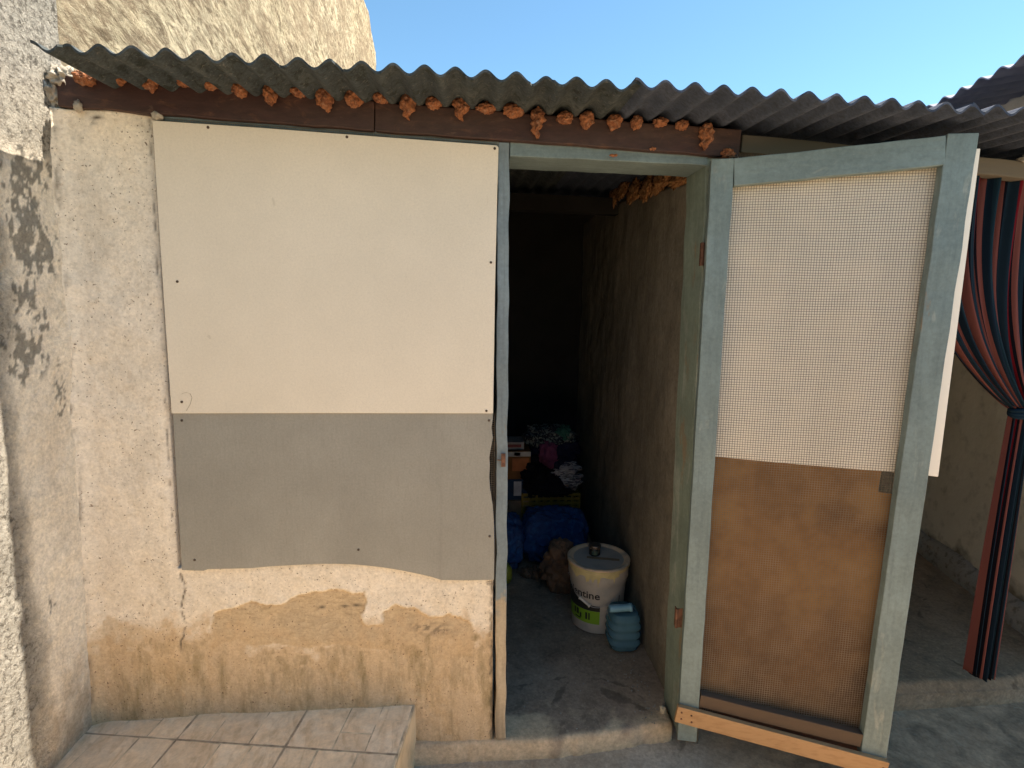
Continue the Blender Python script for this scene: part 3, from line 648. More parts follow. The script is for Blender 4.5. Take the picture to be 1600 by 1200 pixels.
# sheets fixed to the back
sh = [W(*D(1130, 252, -.006), -.006), W(*D(1532, 232, -.006), -.006), W(*D(1466, 745, -.006), -.006), W(*D(1400, 738, -.006), -.006), W(*D(1250, 726, -.006), -.006), W(*D(1100, 712, -.006), -.006)]
poly_plate('white_sheet', sh, .006, -N, WSHEET, DOOR)
sh = [W(*D(1100, 706, -.013), -.013), W(*D(1378, 735, -.013), -.013), W(*D(1372, 768, -.013), -.013), W(*D(1442, 780, -.013), -.013), W(*D(1428, 880, -.013), -.013), W(*D(1390, 1150, -.013), -.013), W(*D(1380, 1168, -.013), -.013), W(*D(1082, 1092, -.013), -.013)]
poly_plate('brown_sheet', sh, .004, -N, HARD, DOOR)
# hardware cloth stapled behind the frame
st = []; pitchw = .0083; ua = .05; ub = uR1 - .05; za = D(1085, 1075)[1] - .11; zb_ = ztr - .03
nu = int((ub - ua) / pitchw); nz_ = int((zb_ - za) / pitchw)
def warp(u, z): return Vector((u + .0022 * mn.noise(Vector((u * 6, z * 3, 1))) + .0006 * mn.noise(Vector((u * 160, z * 4, 5))), z + .003 * mn.noise(Vector((u * 4, z * 5, 7))) + .0006 * mn.noise(Vector((u * 4, z * 150, 9))), .0012 + .0025 * mn.noise(Vector((u * 5, z * 5, 3)))))
for i in range(nu + 1):
    pts = []
    for j in range(41):
        q = warp(ua + i * pitchw, za + (zb_ - za) * j / 40); pts.append(W(q.x, q.y, q.z))
    st.append((pts, U, N))
for j in range(nz_ + 1):
    pts = []
    for i in range(21):
        q = warp(ua + (ub - ua) * i / 20, za + j * pitchw); pts.append(W(q.x, q.y, q.z + .0008))
    st.append((pts, zv, N))
wires('wire_mesh', st, .00078, WIRE, DOOR)
# hinges
for cx, cy, L in ((1097, 397, .075), (1057, 966, .075)):
    c = P(cx, cy, 'y', -.03)
    bm = bmesh.new(); lathe(bm, [(.0045, 0), (.0055, .002), (.0055, L - .002), (.0045, L)], c - zv * L / 2, 12)
    bar(bm, c - zv * L / 2 + yv * .010, c + zv * L / 2 + yv * .010, .003, .016, bev=.0008)
    bar(bm, c - zv * L / 2 + U * .012 + yv * .004, c + zv * L / 2 + U * .012 + yv * .004, .02, .002, bev=.0005)
    hg = frombm('hinge', bm, RUST, DOOR)

# ================================================================== PORCH
PB0 = P(1157, 224, 'y', .01); PB1 = P(1560, 262, 'y', .01)
sl_ = (PB1.z - PB0.z) / (PB1.x - PB0.x)
bm = bmesh.new(); bar(bm, (PB0.x + .002, .03, PB0.z), (2.72, .03, PB0.z + sl_ * (2.72 - PB0.x)), .05, .055, side=(0, 1, 0), bev=.004, seg=20, jit=.004)
pbm = frombm('porch_beam', bm, GREYW, None); tag(pbm, 'weathered grey timber beam under the roof, carrying the striped curtain', 'beam')
st = []
for i in range(14):
    x = 1.9 + i * .06; lump('mortar_dab', (x, .0, PB0.z + sl_ * (x - PB0.x) + .034), (.035, .016, .012), MORTAR, pbm, .6, 2.5, 3, 60 + i)
# right hand building: wall, dark opening, roof
def xr(y): return 2.67 + .233 * y
RB = empty('side_building', (2.8, 1.3, 0), 'pale rendered building beyond the curtain with corrugated roof against the sky', 'building')
ys = np.linspace(.15, 3.4, 90); zs = np.linspace(0, 2.865, 80); Yg, Zg = np.meshgrid(ys, zs)
Xg = xr(Yg) + (fbm(Yg * 3, Zg * 3, 91) - .5) * .025; gridmesh('wall', np.stack([Xg, Yg, Zg], -1), PORCHW, RB, extr=(1.6, 0, 0))
Yg, Tg = np.meshgrid(np.linspace(.15, 3.3, 120), np.linspace(0, 1, 16))
tz = .23 + .03 * (fbm(Yg * 6, Yg * 0, 93) - .5); Zg = Tg * tz; Xg = xr(Yg) - .055 + .05 * Tg ** 5 + (fbm(Yg * 9, Zg * 9, 94) - .5) * .03
gridmesh('plinth', np.stack([Xg, Yg, Zg], -1), MORTAR, RB, extr=(.06, 0, 0))
DK = simple('opening_shade', (.035, .03, .028), .7, .2, .3, 20)
bm = bmesh.new(); zsb = P(1500, 568, 'y', .75).z
bar(bm, (xr(1.3) - .012, 1.3, zsb + .36), (xr(1.3) - .012, 1.3, zsb + .37), .05, .05)
bm.free(); bm = bmesh.new()
bar(bm, (xr(.45) - .02, .45, zsb + .33), (xr(2.7) - .02, 2.7, zsb + .33), .66, .03, side=(0, 0, 1), bev=.004); frombm('dark_opening_panel', bm, DK, RB)  # flat near-black panel drawn for the shade in the opening
sdv = Vector((.141, .99, 0)); A0 = Vector((2.326 - .141 * .5, 0, 0))
p0 = P(1600, 86, 'z', 2.77 + .0); s_ref = p0.y / .99
p1 = P(1475, 152, 'z', 2.77); print('ROOF2', p0, p1, (p1 - p0).length / 5)
dirv = (p1 - p0).normalized(); pit2 = (p1 - p0).length / 4.0
wave_sheet('roof_sheet', (p0.x, p0.y, 0), dirv, Vector((dirv.y, -dirv.x, 0)), -.62, 3.2, 1.9, lambda s: 2.77 - .0155, .17, CEMENT3, RB, pitch=pit2, amp=.0125, phase=0, seed=9)
# porch back wall
xs = np.linspace(.9, 3.4, 20); Xg, Zg = np.meshgrid(xs, np.linspace(0, 2.42, 20))
o = gridmesh('porch_back_wall', np.stack([Xg, 2.42 + Xg * 0, Zg], -1), PORCHW, extr=(0, .12, 0)); tag(o, 'shaded plaster wall closing the far end of the porch', 'wall')

# curtain
CUR = empty('striped_curtain', (2.2, .03, .1), 'striped teal, pink and red curtain tied back in the porch doorway', 'curtain')
a = Mat('striped_cloth', (.02, .06, .08), .9, .1)
uvn = a.nt.nodes.new('ShaderNodeUVMap'); sx = a.nt.nodes.new('ShaderNodeSeparateXYZ'); a.nt.links.new(uvn.outputs[0], sx.inputs[0])
fr_ = mth(a.nt, 'FRACT', mth(a.nt, 'MULTIPLY', sx.outputs[0], 6.0))
cr = a.nt.nodes.new('ShaderNodeValToRGB'); cr.color_ramp.interpolation = 'CONSTANT'; el_ = cr.color_ramp.elements
cols_ = [(0, (.018, .060, .085)), (.22, (.006, .008, .014)), (.27, (.30, .125, .10)), (.44, (.006, .010, .02)), (.48, (.018, .05, .075)), (.62, (.23, .015, .025)), (.67, (.01, .012, .02)), (.71, (.30, .125, .10)), (.80, (.02, .02, .03)), (.83, (.33, .14, .115)), (.92, (.012, .035, .06))]
el_[0].position = 0; el_[0].color = (*cols_[0][1], 1); el_[1].position = cols_[1][0]; el_[1].color = (*cols_[1][1], 1)
for p_, c_ in cols_[2:]: e = el_.new(p_); e.color = (*c_, 1)
a.nt.links.new(fr_, cr.inputs[0]); a.c = mix(a.nt, 1.0, cr.outputs[0], (.50, .42, .46), 'MULTIPLY'); a.height(a.noise(400, 2), .5); CLOTH = a.done(.0005)
yc = .05; tie = P(1592, 640, 'y', yc); bot = P(1545, 1050, 'y', yc); tl = P(1440, 270, 'y', yc); topz_ = P(1560, 274, 'y', yc).z
nu_, nv_ = 260, 90; V = []; UV = []
for j in range(nv_ + 1):
    v = j / nv_
    for i in range(nu_ + 1):
        u = i / nu_
        if v < .5:
            t = v / .5; z = topz_ + (tie.z - topz_) * t
            x0 = tl.x + u * .86
            e = t ** 2.6 if u < .5 else t ** 2.2
            sag = .0
            x = x0 * (1 - e) + (tie.x + (u - .5) * .075) * e
            z -= .10 * (1 - abs(2 * t - 1)) * 0 + .0
            am = .022 * (1 - .5 * t)
            y = yc + am * math.sin(u * 2 * math.pi * 11 + 2.2 * math.sin(u * 7) + .5 * math.sin(v * 7 + u * 20)) + .006 * math.sin(u * 2 * math.pi * 31 + v * 9) - .04 * e * math.sin(math.pi * u)
        else:
            t = (v - .5) / .5; z = tie.z + (bot.z - tie.z) * t
            wd = .072 + .030 * math.sin(min(1, t * 1.3) * math.pi / 2)
            x = tie.x + (u - .5) * wd
            y = yc + (.006 + .016 * t) * math.sin(u * 2 * math.pi * 7 + 1) - .04 * math.sin(math.pi * u) * (1 - .3 * t)
            if t > .97: z += .006 * math.sin(u * 30)
        V.append((x, y, z)); UV.append((u + .03 if v < .5 else .055 + u * .30, v))
n = nu_ + 1; Fc = [(j * n + i, j * n + i + 1, j * n + n + i + 1, j * n + n + i) for j in range(nv_) for i in range(nu_)]
o = raw('cloth', V, Fc, CLOTH, CUR, True); ul = o.data.uv_layers.new(name='UVMap')
li = np.empty(len(o.data.loops), int); o.data.loops.foreach_get('vertex_index', li); ul.data.foreach_set('uv', np.array(UV)[li].ravel())
md = o.modifiers.new('solid', 'SOLIDIFY'); md.thickness = .0015
bm = bmesh.new()
for k, dz in enumerate((-.012, .0, .012)):
    seg = 40; rings = []
    for i in range(seg):
        t = 2 * math.pi * i / seg; c = Vector((tie.x + .047 * math.cos(t), yc - .02 + .036 * math.sin(t), tie.z + dz + .006 * math.sin(t + k) + .007 * math.cos(t)))
        nn = Vector((math.cos(t), math.sin(t), 0)); rings.append([bm.verts.new(c + nn * .006 * math.cos(q) + zv * .008 * math.sin(q)) for q in [2 * math.pi * m_ / 8 for m_ in range(8)]])
    for i in range(seg):
        A = rings[i]; B = rings[(i + 1) % seg]
        for m_ in range(8): bm.faces.new((A[m_], A[(m_ + 1) % 8], B[(m_ + 1) % 8], B[m_]))
frombm('tie_band', bm, simple('navy_band', (.012, .03, .05), .9, .1), CUR, True)

# ================================================================== TILED BENCH
zb = .225
R0 = P(645, 1107, 'z', zb); J0 = P(625, 1180, 'z', zb); J1 = P(145, 1147, 'z', zb)
ud = (J1 - J0).normalized(); vd = Vector((ud.y, -ud.x, 0)) if False else Vector((-ud.y, ud.x, 0))
if vd.y > 0: vd = -vd
BN = empty('tiled_bench', (-.75, -.2, 0), 'low masonry bench topped with tan stone tiles in the left corner', 'bench')
def TL(u, v, z=zb): q = R0 + ud * u + vd * v; return Vector((q.x, q.y, z))
print('BENCH', R0, J0, J1, (J0 - R0).dot(vd), (P(480, 1112, 'z', zb) - R0).dot(ud), (P(312, 1117, 'z', zb) - R0).dot(ud), (P(432, 1200, 'z', zb) - R0).dot(ud))
jv = (J0 - R0).dot(vd); TS = .381
bm = bmesh.new(); vs = [TL(-.006, -.12, 0), TL(1.4, -.22, 0), TL(1.4, jv + TS + .01, 0), TL(-.006, jv + TS + .01, 0)]
lo = [bm.verts.new(p) for p in vs]; hi = [bm.verts.new((p.x, p.y, zb - .009)) for p in vs]; bm.faces.new(hi); 
for k in range(4): bm.faces.new((lo[k], lo[(k + 1) % 4], hi[(k + 1) % 4], hi[k]))
frombm('base', bm, BENCHS, BN)
bm = bmesh.new(); vs = [TL(-.004, -.1), TL(1.4, -.2), TL(1.4, jv + TS + .008), TL(-.004, jv + TS + .008)]
lo = [bm.verts.new((p.x, p.y, zb - .0085)) for p in vs]; hi = [bm.verts.new((p.x, p.y, zb + .0007)) for p in vs]; bm.faces.new(hi)
for k in range(4): bm.faces.new((lo[k], lo[(k + 1) % 4], hi[(k + 1) % 4], hi[k]))
frombm('grout', bm, GROUT, BN)
bm = bmesh.new()
for k in range(1, 4): bar(bm, TL(k * TS, -.1, zb + .0009), TL(k * TS, jv + TS, zb + .0009), .004, .002, bev=0)
bar(bm, TL(-.003, jv, zb + .0011), TL(1.35, jv, zb + .0011), .004, .002, side=(0, 1, 0), bev=0)
frombm('joint', bm, simple('dirty_joint', (.42, .32, .22), .95, .1, .4, 30), BN)
# each tile shows a cast pattern of smaller slabs
PAT = [(0, .0, .29, .62), (.29, .0, .58, .36), (.58, 0, 1, .5), (.29, .36, .58, .80), (0, .62, .29, 1), (.58, .5, 1, 1), (.29, .80, .58, 1)]
PAT2 = [(0, 0, .34, .4), (.34, 0, .7, .55), (.7, 0, 1, .4), (0, .4, .34, 1), (.34, .55, .7, 1), (.7, .4, 1, 1)]
for row, (v0, flip) in enumerate(((jv - TS, 0), (jv, 1))):
    for kx in range(4):
        bm = bmesh.new(); pat = PAT if (row + kx) % 2 == 0 else PAT2; u0 = kx * TS + (0 if row == 0 else .0); tints = []
        lay = bm.verts.layers.float_color.new('tint')
        for (a0, b0_, a1, b1_) in pat:
            g = .0015
            U0 = u0 + a0 * TS + (g if a0 > 0 else .004); U1 = u0 + a1 * TS - (g if a1 < 1 else .004)
            V0 = v0 + b0_ * TS + (g if b0_ > 0 else .004); V1 = v0 + b1_ * TS - (g if b1_ < 1 else .004)
            lim = -.004 - .12 * 0
            V0 = max(V0, -.012 - U0 * .075)
            if V1 - V0 < .01: continue
            jt = lambda: random.uniform(-.0015, .0015)
            c4 = [(U0 + jt(), V0 + jt()), (U1 + jt(), V0 + jt()), (U1 + jt(), V1 + jt()), (U0 + jt(), V1 + jt())]
            ins = .0012; cu = (U0 + U1) / 2; cv = (V0 + V1) / 2; tn = random.random()
            lo = [bm.verts.new(TL(a_, b_, zb - .004)) for a_, b_ in c4]
            hi = [bm.verts.new(TL(a_ + math.copysign(ins, cu - a_), b_ + math.copysign(ins, cv - b_), zb + .0012)) for a_, b_ in c4]
            for q in lo + hi: q[lay] = (tn, tn, tn, 1)
            bm.faces.new(hi)
            for k in range(4): bm.faces.new((lo[k], lo[(k + 1) % 4], hi[(k + 1) % 4], hi[k]))
        frombm('tile', bm, TILE, BN)

# ================================================================== THINGS INSIDE
zf = .078
# paint bucket
bc = Vector((.585, .62, zf)); bc = P(938, 968, 'z', zf); bc.x = min(bc.x, .632)
print('BUCKET', bc)
BK = empty('paint_bucket', bc, 'grey plastic paint bucket with green label and yellow drips on its lid', 'bucket')
M_ = Mat('bucket_plastic', (.40, .36, .31), .6, .3); M_.lay(M_.noise(15, 6), (.32, .305, .27), .5, .7); BPL = M_.done()
M_ = Mat('bucket_lid_plastic', (.74, .53, .33), .8, .2); M_.lay(M_.noise(9, 6), (.36, .31, .24), .45, .62); M_.lay(M_.noise(30, 6, (1, 1, 1), 0, (0, 0, 0), .6, (2, 2, 2)), (.16, .12, .08), .6, .7, .8); BLID = M_.done()
rb, rt, hbk = .128, .149, .345
bm = bmesh.new(); lathe(bm, [(rb - .006, 0), (rb, .004), (rt - .006, hbk - .075), (rt + .002, hbk - .073), (rt + .004, hbk - .012), (rt, hbk - .008), (rt, hbk)], bc, 64); frombm('pail', bm, BPL, BK, True).data.set_sharp_from_angle(angle=.6)
bm = bmesh.new(); lathe(bm, [(rt + .004, hbk - .014), (rt + .009, hbk - .012), (rt + .010, hbk + .004), (rt + .006, hbk + .008), (rt - .003, hbk + .009), (rt - .008, hbk + .006), (rt - .014, hbk + .001), (rt - .03, hbk - .001), (.002, hbk - .001)], bc, 64); LD = frombm('lid', bm, BLID, BK, True); LD.data.set_sharp_from_angle(angle=.7)
# wrap helpers on the bucket side
tocam = math.atan2(CAM[1] - bc.y, CAM[0] - bc.x)
def cyl(a, z, off=.0012):
    k = (z - bc.z) / (hbk - .075); r = rb + (rt - .006 - rb) * min(k, 1)
    if z - bc.z > hbk - .074: r = rt + .0035
    return Vector((bc.x + (r + off) * math.cos(tocam + a), bc.y + (r + off) * math.sin(tocam + a), z))
def wrap(name, a0, a1, z0, z1, mat, off=.0012, top=None, n=24):
    V = []; Fc = []
    for i in range(n + 1):
        a_ = a0 + (a1 - a0) * i / n; zt = z1 if top is None else top(a_); V += [cyl(a_, z0, off), cyl(a_, zt, off)]
    for i in range(n): Fc.append((2 * i, 2 * i + 2, 2 * i + 3, 2 * i + 1))
    return raw(name, V, Fc, mat, BK, True)
GRN = simple('lime_green_print', (.16, .30, .02), .45, .4, .15, 10); BLK = simple('black_print', (.015, .015, .015), .45, .4, .1, 10)
z0_ = bc.z
wrap('label', -1.35, .12, z0_ + .055, z0_ + .125, GRN)
wrap('label', -1.35, .12, z0_ + .1255, z0_ + .165, BLK, top=lambda a_: z0_ + .155 + .045 * ((-a_ - .0) / 1.35) ** 2 * 1.6)
for a0, a1, z0, z1 in ((-.95, -.86, .085, .118), (-.82, -.70, .085, .118), (-.66, -.58, .075, .10), (-.42, -.34, .075, .112), (-.30, -.24, .075, .112), (-.9, -.62, .066, .074)):
    wrap('print_block', a0, a1, z0_ + z0, z0_ + z1, BLK, .0020, n=6)
wrap('print_block', .86, .90, z0_ + .11, z0_ + .20, BLK, .0016, n=3)
fc = bpy.data.curves.new('t', 'FONT'); fc.body = 'Valentine'; fc.size = .055; fc.offset = .0009; fc.resolution_u = 3
fo = bpy.data.objects.new('t', fc); COL.objects.link(fo); dg = bpy.context.evaluated_depsgraph_get(); me = bpy.data.meshes.new_from_object(fo.evaluated_get(dg)); bpy.data.objects.remove(fo)
xs_ = [v.co.x for v in me.vertices]; wid = max(xs_)
bm = bmesh.new(); bm.from_mesh(me); bmesh.ops.triangulate(bm, faces=bm.faces); bmesh.ops.subdivide_edges(bm, edges=[e for e in bm.edges if e.calc_length() > .012], cuts=2)
for v in bm.verts:
    a_ = (v.co.x - wid) / .132 + .10; v.co = cyl(a_, z0_ + .192 + v.co.y * 1.0, .0022)
me2 = bpy.data.meshes.new('lettering'); bm.to_mesh(me2); bm.free(); me2.materials.append(BLK); link('lettering', me2, BK)
# yellow paint drips round the lid edge
YP = simple('yellow_paint', (.50, .42, .20), .5, .4, .2, 30)
V = []; Fc = []; n = 140
for i in range(n + 1):
    a_ = -1.25 + 2.75 * i / n; q = .012 + .026 * max(0, mn.noise(Vector((a_ * 3, 1, 2))) + .45)
    for cc, ww, ll in ((-.33, .055, .045), (.03, .035, .052), (.55, .02, .03), (-.15, .04, .02), (-.75, .1, .02)):
        q += ll * math.exp(-((a_ - cc) / ww) ** 2)
    if a_ > .75: q = .010 + .006 * mn.noise(Vector((a_ * 8, 4, 4)))
    zt = z0_ + hbk - .012
    V += [cyl(a_, zt, .0022), cyl(a_, zt - q * .6, .0020), cyl(a_, zt - q, .0008)]
for i in range(n):
    for k in range(2): Fc.append((3 * i + k, 3 * i + 3 + k, 3 * i + 4 + k, 3 * i + 1 + k))
raw('paint_drips', V, Fc, YP, BK, True)
V = []; Fc = []
for i in range(61):
    a_ = -1.0 + 2.4 * i / 60; w_ = .5 + .5 * mn.noise(Vector((a_ * 4, 9, 9)))
    for rr, zz in ((rt + .0104, hbk - .010), (rt + .0112, hbk + .003 - .008 * (1 - w_))): V.append((bc.x + rr * math.cos(tocam + a_), bc.y + rr * math.sin(tocam + a_), z0_ + zz))
for i in range(60): Fc.append((2 * i, 2 * i + 2, 2 * i + 3, 2 * i + 1))
raw('paint_smear', V, Fc, YP, LD, True)
for a_, r_, L in ((.2, .055, .10), (1.2, .02, .12)):   # tape strip across the lid
    pass
bm = bmesh.new(); cz = z0_ + hbk + .0008; ang = -.25
bar(bm, bc + Vector((-.06, .005, hbk + .0008)), bc + Vector((.10, -.035, hbk + .0008)), .022, .0015, side=(0, 1, 0), bev=0)
frombm('tape', bm, simple('brown_tape', (.25, .17, .09), .5, .4), LD)
# wire handle hanging down the front, with its grip
pts = []
for i in range(41):
    t = i / 40; a_ = -1.05 + 2.1 * t; z = z0_ + hbk - .065 - .125 * math.sin(math.pi * t) ** .8
    a2 = -1.20 + 2.30 * t; pts.append(cyl(a2 + .0, z, .008 + .004 * math.sin(math.pi * t)))
HD = wires('handle', [(pts, Vector((0, 0, 1)), (Vector((math.cos(tocam), math.sin(tocam), 0))))], .0016, simple('steel_wire', (.35, .35, .33), .35, .5, .2, 50, .7), BK)
g0 = pts[10]; g1 = pts[17]
bm = bmesh.new(); d_ = g1 - g0; lathe(bm, [(.0085, 0), (.0085, .006), (.0062, .008), (.0062, d_.length - .008), (.0085, d_.length - .006), (.0085, d_.length)], g0, 14, d_); frombm('grip', bm, simple('white_plastic', (.62, .58, .5), .5, .4), HD, True)
# jar on the lid
jc = P(929, 866, 'z', z0_ + hbk + .001)
JR = empty('glass_jar', jc, 'small dark jar with green label standing on the bucket lid', 'jar')
bm = bmesh.new(); lathe(bm, [(.026, 0), (.029, .003), (.029, .034), (.026, .038)], jc, 32); frombm('pot', bm, simple('dark_jar_glass', (.03, .025, .02), .15, .5, .2, 20), JR, True).data.set_sharp_from_angle(angle=.7)
bm = bmesh.new(); lathe(bm, [(.031, .0385), (.032, .041), (.032, .052), (.030, .055), (.003, .0555)], jc, 32); frombm('lid', bm, simple('worn_metal_lid', (.18, .14, .11), .35, .5, .4, 60, .6), JR, True).data.set_sharp_from_angle(angle=.7)
V = []; ta = math.atan2(CAM[1] - jc.y, CAM[0] - jc.x)
for i in range(13):
    a_ = ta - .5 + 1.0 * i / 12
    for z in (.008, .030): V.append((jc.x + .0296 * math.cos(a_), jc.y + .0296 * math.sin(a_), jc.z + z))
raw('label', V, [(2 * i, 2 * i + 2, 2 * i + 3, 2 * i + 1) for i in range(12)], simple('green_label', (.09, .12, .075), .6), JR, True)

# blue water jug
jg = P(982, 1006, 'z', zf); print('JUG', jg)
jg.x = min(jg.x, .712)
JG = empty('water_jug', jg, 'ribbed translucent blue plastic water jug beside the paint bucket', 'jug')
m_ = Mat('blue_translucent_plastic', (.16, .33, .42), .18, .5); m_.b.inputs['Transmission Weight'].default_value = .55; m_.b.inputs['IOR'].default_value = 1.2; m_.h = None; m_.lay(m_.noise(12, 3), (.12, .26, .34), .4, .7); BP = m_.done()
V = []; Fc = []; nr, ns = 46, 48; hj = .185
for j in range(nr + 1):
    t = j / nr; z = hj * t
    env = (1 - .30 * max(0, (.13 - t) / .13) ** 2 - .22 * max(0, (t - .72) / .28) ** 1.6)
    rib = 1 - .085 * (0.5 - .5 * math.cos(2 * math.pi * (t * 4.6))) * (t < .86)
    for i in range(ns):
        a_ = 2 * math.pi * i / ns + .35; c_, s_ = math.cos(a_), math.sin(a_); k = (abs(c_) ** 3.4 + abs(s_) ** 3.4) ** (-1 / 3.4)
        V.append((jg.x + .078 * k * c_ * env * rib, jg.y + .082 * k * s_ * env * rib, jg.z + z))
for j in range(nr):
    for i in range(ns): a_ = j * ns + i; b_ = j * ns + (i + 1) % ns; Fc.append((a_, b_, b_ + ns, a_ + ns))
Fc.append(tuple(range(ns))[::-1]); b_ = nr * ns; cidx = len(V); V.append((jg.x, jg.y, jg.z + hj - .010))
for i in range(ns): Fc.append((b_ + i, b_ + (i + 1) % ns, cidx))
raw('bottle_body', V, Fc, BP, JG, True)
n0 = P(952, 951, 'y', jg.y - .06); n1 = P(987, 949, 'y', jg.y - .06)
bm = bmesh.new(); d_ = n1 - n0; L = d_.length
lathe(bm, [(.012, 0), (.017, .001), (.0175, .02), (.0165, L - .022), (.0175, L - .012), (.0195, L - .008), (.0195, L)], n0, 24, d_, cap=True)
frombm('neck', bm, simple('pale_blue_plastic', (.16, .33, .43), .35, .5, .15, 20), JG, True)

# brown paper sack
pc_ = P(872, 932, 'z', zf); print('SACK', pc_)
KR = simple('kraft_paper', (.17, .105, .065), .85, .15, .3, 14)
def crump(seed, k=1):
    S = Vector((seed, seed * 2, 3))
    def fn(p, d):
        a_ = mn.voronoi(p * 16 * k + S)[0]; p = p + d * ((a_[1] - a_[0]) * .05); return p
    return fn
o = lump('paper_sack', (pc_.x + .03, pc_.y + .07, zf + .135), (.105, .085, .155), KR, None, .15, 2, 5, 5, flat=zf, fn=crump(5), smooth=False); tag(o, 'crumpled brown paper sack slumped behind the paint bucket', 'sack')
q = P(832, 899, 'z', zf); o = lump('paper_sack', (q.x, q.y, zf + .012), (.06, .05, .02), KR, None, .3, 2, 4, 8, flat=zf, fn=crump(7, 1.5), smooth=False); tag(o, 'small flat scrap of brown paper on floor under the blue bag', 'paper')
# blue woven bag
a = Mat('blue_woven_plastic', (.010, .055, .20), .25, .9); a.lay(a.noise(14, 7, (1, 1, 1), 1.5), (.02, .11, .34), .5, .66); a.lay(a.noise(50, 7, (1, 1, .4), 2.0, (0, 0, 0), .7), (.12, .26, .46), .63, .7, .6)
a.height(a.noise(18, 7, (1, 1, 1), 1.2), 2).height(a.voro(220), .4); BLUEW = a.done(.012)
q = P(862, 892, 'z', zf); print('BAG', q)
def boxy(p, d, e=.45):
    m = max(abs(d.x), abs(d.y), abs(d.z)); k = (1 / m) ** e; return Vector((p.x * k, p.y * k, p.z * k))
def fnb(seed):
    S = Vector((seed, 2, 1))
    def f(p, d):
        p = boxy(p, d); r = 1 - abs(mn.noise(p * 14 + S)) * 2; p = p + d * (r * .022 + .02 * mn.noise(p * 5 + S)); return p
    return f
q.x += .03; bagx = q.x
o = lump('blue_bag', (q.x, q.y + .17, zf + .165), (.20, .15, .165), BLUEW, None, .06, 2, 6, 2, flat=zf, fn=fnb(2)); BAG = o; tag(o, 'large glossy blue woven plastic bag on the floor beneath the clothes', 'bag')
bm = bmesh.new(); bar(bm, (q.x - .03, q.y + .015, zf + .20), (q.x - .02, q.y + .01, zf + .30), .022, .004, bev=.001, seg=6, jit=.01); frombm('strap', bm, BLUEW, BAG)
o = lump('blue_bag', (q.x - .34, q.y + .10, zf + .16), (.14, .15, .17), BLUEW, None, .08, 2, 5, 9, flat=zf, fn=fnb(5)); tag(o, 'smaller dark blue bag half hidden behind the left door jamb', 'bag')
o = lump('yellow_bag', (q.x - .335, q.y - .12, zf + .05), (.05, .05, .075), simple('yellow_green_plastic', (.35, .36, .04), .4, .4), None, .2, 2, 4, 3, flat=zf); tag(o, 'yellow green plastic bag just showing past the left jamb on the floor', 'bag')
# yellow woven crate behind the bag, carrying the clothes
yq = q.y + .42; zc0 = zf + .36
CR = empty('yellow_crate', (q.x, yq, zf), 'yellow slatted plastic crate under the pile of clothes', 'crate')
YC = simple('yellow_crate_plastic', (.19, .12, .012), .5, .35)
bm = bmesh.new()
for z in [zf + .02 + i * .03 for i in range(13)]:
    for s_ in (-1, 1): bar(bm, (q.x - .19, yq + s_ * .12, z), (q.x + .19, yq + s_ * .12, z), .020, .008, side=(0, 0, 1), bev=.002); bar(bm, (q.x + s_ * .19, yq - .12, z), (q.x + s_ * .19, yq + .12, z), .020, .008, side=(0, 0, 1), bev=.002)
for i in range(9):
    x = q.x - .19 + i * .0475
    for s_ in (-1, 1): bar(bm, (x, yq + s_ * .123, zf), (x, yq + s_ * .123, zf + .39), .014, .008, bev=.002)
bar(bm, (q.x, yq, zf + .37), (q.x, yq, zf + .376), .38, .24, bev=.002)
frombm('basket', bm, YC, CR)
# clothes: separate garments in a heap
def garment(name, c, rad, col, seed, label, fold=.10, amp=.3, st=None, cat='clothing', frq=2.2):
    a = Mat('cloth_' + str(seed), col, .95, .08); a.lay(a.noise(12, 4), tuple(v * .6 for v in col), .45, .65)
    if st: a.lay(a.noise(st[0], 3, st[1], 2.0), st[2], .5, .53, .9)
    a.height(a.noise(20, 5), 1)
    def f(p, d, S=Vector((seed, 1, 2))): r = 1 - abs(mn.noise(p * 14 + S)) * 2.2; return p + d * r * .012
    o = lump(name, c, rad, a.done(.01), None, amp, frq, 5, seed, fold=0, fn=f); tag(o, label, cat, 'clothes heaped at the back of the shed'); return o
gy = yq - .02; zt_ = zf + .38
garment('garment', (q.x - .09, gy, zt_ + .10), (.125, .13, .14), (.008, .008, .010), 11, 'black garment forming the left base of the clothes heap')
garment('garment', (q.x + .02, gy - .06, zt_ + .05), (.13, .10, .07), (.010, .010, .013), 12, 'black folded garment drooping over the crate edge')
garment('garment', (q.x + .11, gy - .06, zt_ + .085), (.095, .08, .050), (.42, .38, .36), 13, 'rolled off-white garment with dark stripes, lower of two', st=(18, (.3, 1, 3.5), (.05, .04, .05)))
garment('garment', (q.x + .09, gy - .03, zt_ + .155), (.10, .08, .045), (.40, .36, .34), 14, 'off-white striped garment folded on top of another', st=(16, (.3, 1, 4), (.04, .03, .05)))
garment('garment', (q.x + .03, gy + .02, zt_ + .27), (.15, .12, .11), (.012, .014, .035), 15, 'navy garment near the top of the clothes heap')
garment('garment', (q.x - .02, gy - .085, zt_ + .27), (.055, .045, .085), (.13, .038, .08), 16, 'dusty pink garment tucked into the middle of the heap', frq=1.6)
garment('garment', (q.x + .0, gy + .03, zt_ + .36), (.17, .11, .075), (.02, .022, .03), 17, 'dark patterned garment crowning the clothes heap', st=(26, (1, 1, 1), (.16, .18, .16)))
garment('garment', (q.x + .085, gy - .04, zt_ + .40), (.045, .04, .05), (.03, .09, .07), 18, 'small green garment at the very top right of the heap')
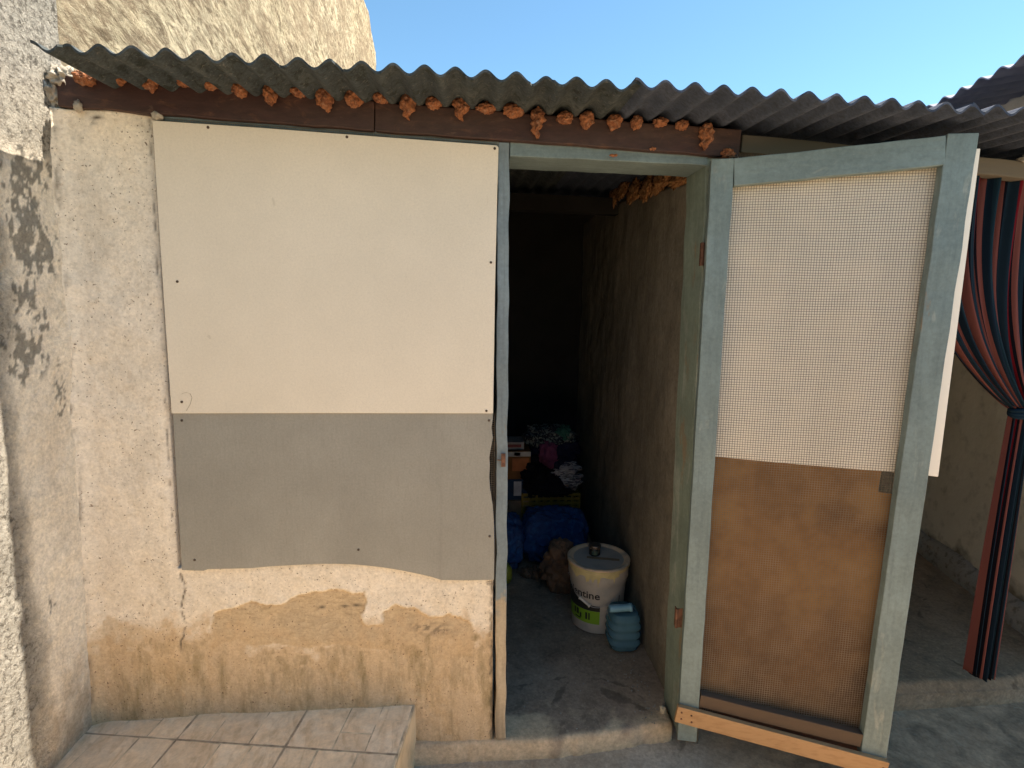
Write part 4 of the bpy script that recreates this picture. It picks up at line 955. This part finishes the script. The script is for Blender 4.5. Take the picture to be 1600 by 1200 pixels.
# cardboard boxes at the left
def carton(c, sx, sy, sz, label, face, printc):
    o = empty('carton', (c[0], c[1], c[2]), label, 'box'); bm = bmesh.new(); bar(bm, c, (c[0], c[1], c[2] + sz), sx, sy, bev=.003)
    frombm('carton_body', bm, simple('card_' + label[:5], face, .75, .2), o)
    f = c[1] - sy / 2 - .0012
    for k, (x0, x1, z0, z1, cc) in enumerate(printc):
        x0, x1, z0, z1 = c[0] - sx / 2 + x0 * sx, c[0] - sx / 2 + x1 * sx, c[2] + z0 * sz, c[2] + z1 * sz
        bm = bmesh.new(); bar(bm, ((x0 + x1) / 2, f, z0), ((x0 + x1) / 2, f, z1), x1 - x0, .002, bev=0); frombm('printed_panel', bm, simple('ink_' + label[:4] + str(k), cc, .6), o)
    return o
bx = P(812, 775, 'y', yq).x - .03
carton((bx - .03, yq, zf + .34), .22, .2, .14, 'blue carton with a white panel, under the orange printed carton', (.015, .035, .07), [(.55, .78, .2, .9, (.40, .40, .42))])
carton((bx - .03, yq, zf + .481), .24, .2, .19, 'orange printed carton with white strip standing on the blue carton', (.15, .065, .02), [(.0, 1, .82, .98, (.40, .37, .33)), (.55, .72, .84, .96, (.25, .03, .02)), (.5, .95, .3, .75, (.36, .11, .03))])
carton((bx - .05, yq + .02, zf + .672), .20, .16, .05, 'flat white and red carton on top of the orange carton', (.28, .25, .23), [(.1, .9, .3, .7, (.16, .03, .03))])
carton((bx - .03, yq, zf), .26, .24, .339, 'plain brown carton at the bottom of the carton stack', (.20, .13, .08), [])
# crumb of plaster at the foot of the jamb
c = P(1036, 1109, 'z', zf + .012); o = lump('plaster_chip', c, (.012, .010, .018), simple('pale_chip', (.55, .48, .36), .8), None, .5, 2, 3, 7, smooth=False); tag(o, 'pale chip of plaster lying at the foot of the right jamb', 'rubble')
bm = bmesh.new()
for i in range(90):
    rr = random.Random(i + 90)
    x = rr.uniform(.66, .745) if i < 60 else rr.uniform(.15, .7); y = rr.uniform(.02, .5) if i < 60 else rr.uniform(.0, .5); s = rr.uniform(.0015, .004)
    nb = bmesh.ops.create_icosphere(bm, subdivisions=1, radius=s)
    for v in nb['verts']: v.co = Vector((v.co.x * rr.uniform(.7, 1.2) + x, v.co.y * rr.uniform(.7, 1.2) + y, v.co.z * .7 + .079))
tag(frombm('grit', bm, MORTAR), 'crumbs of grit strewn over the shed floor by the doorway', 'grit', None, 'stuff')
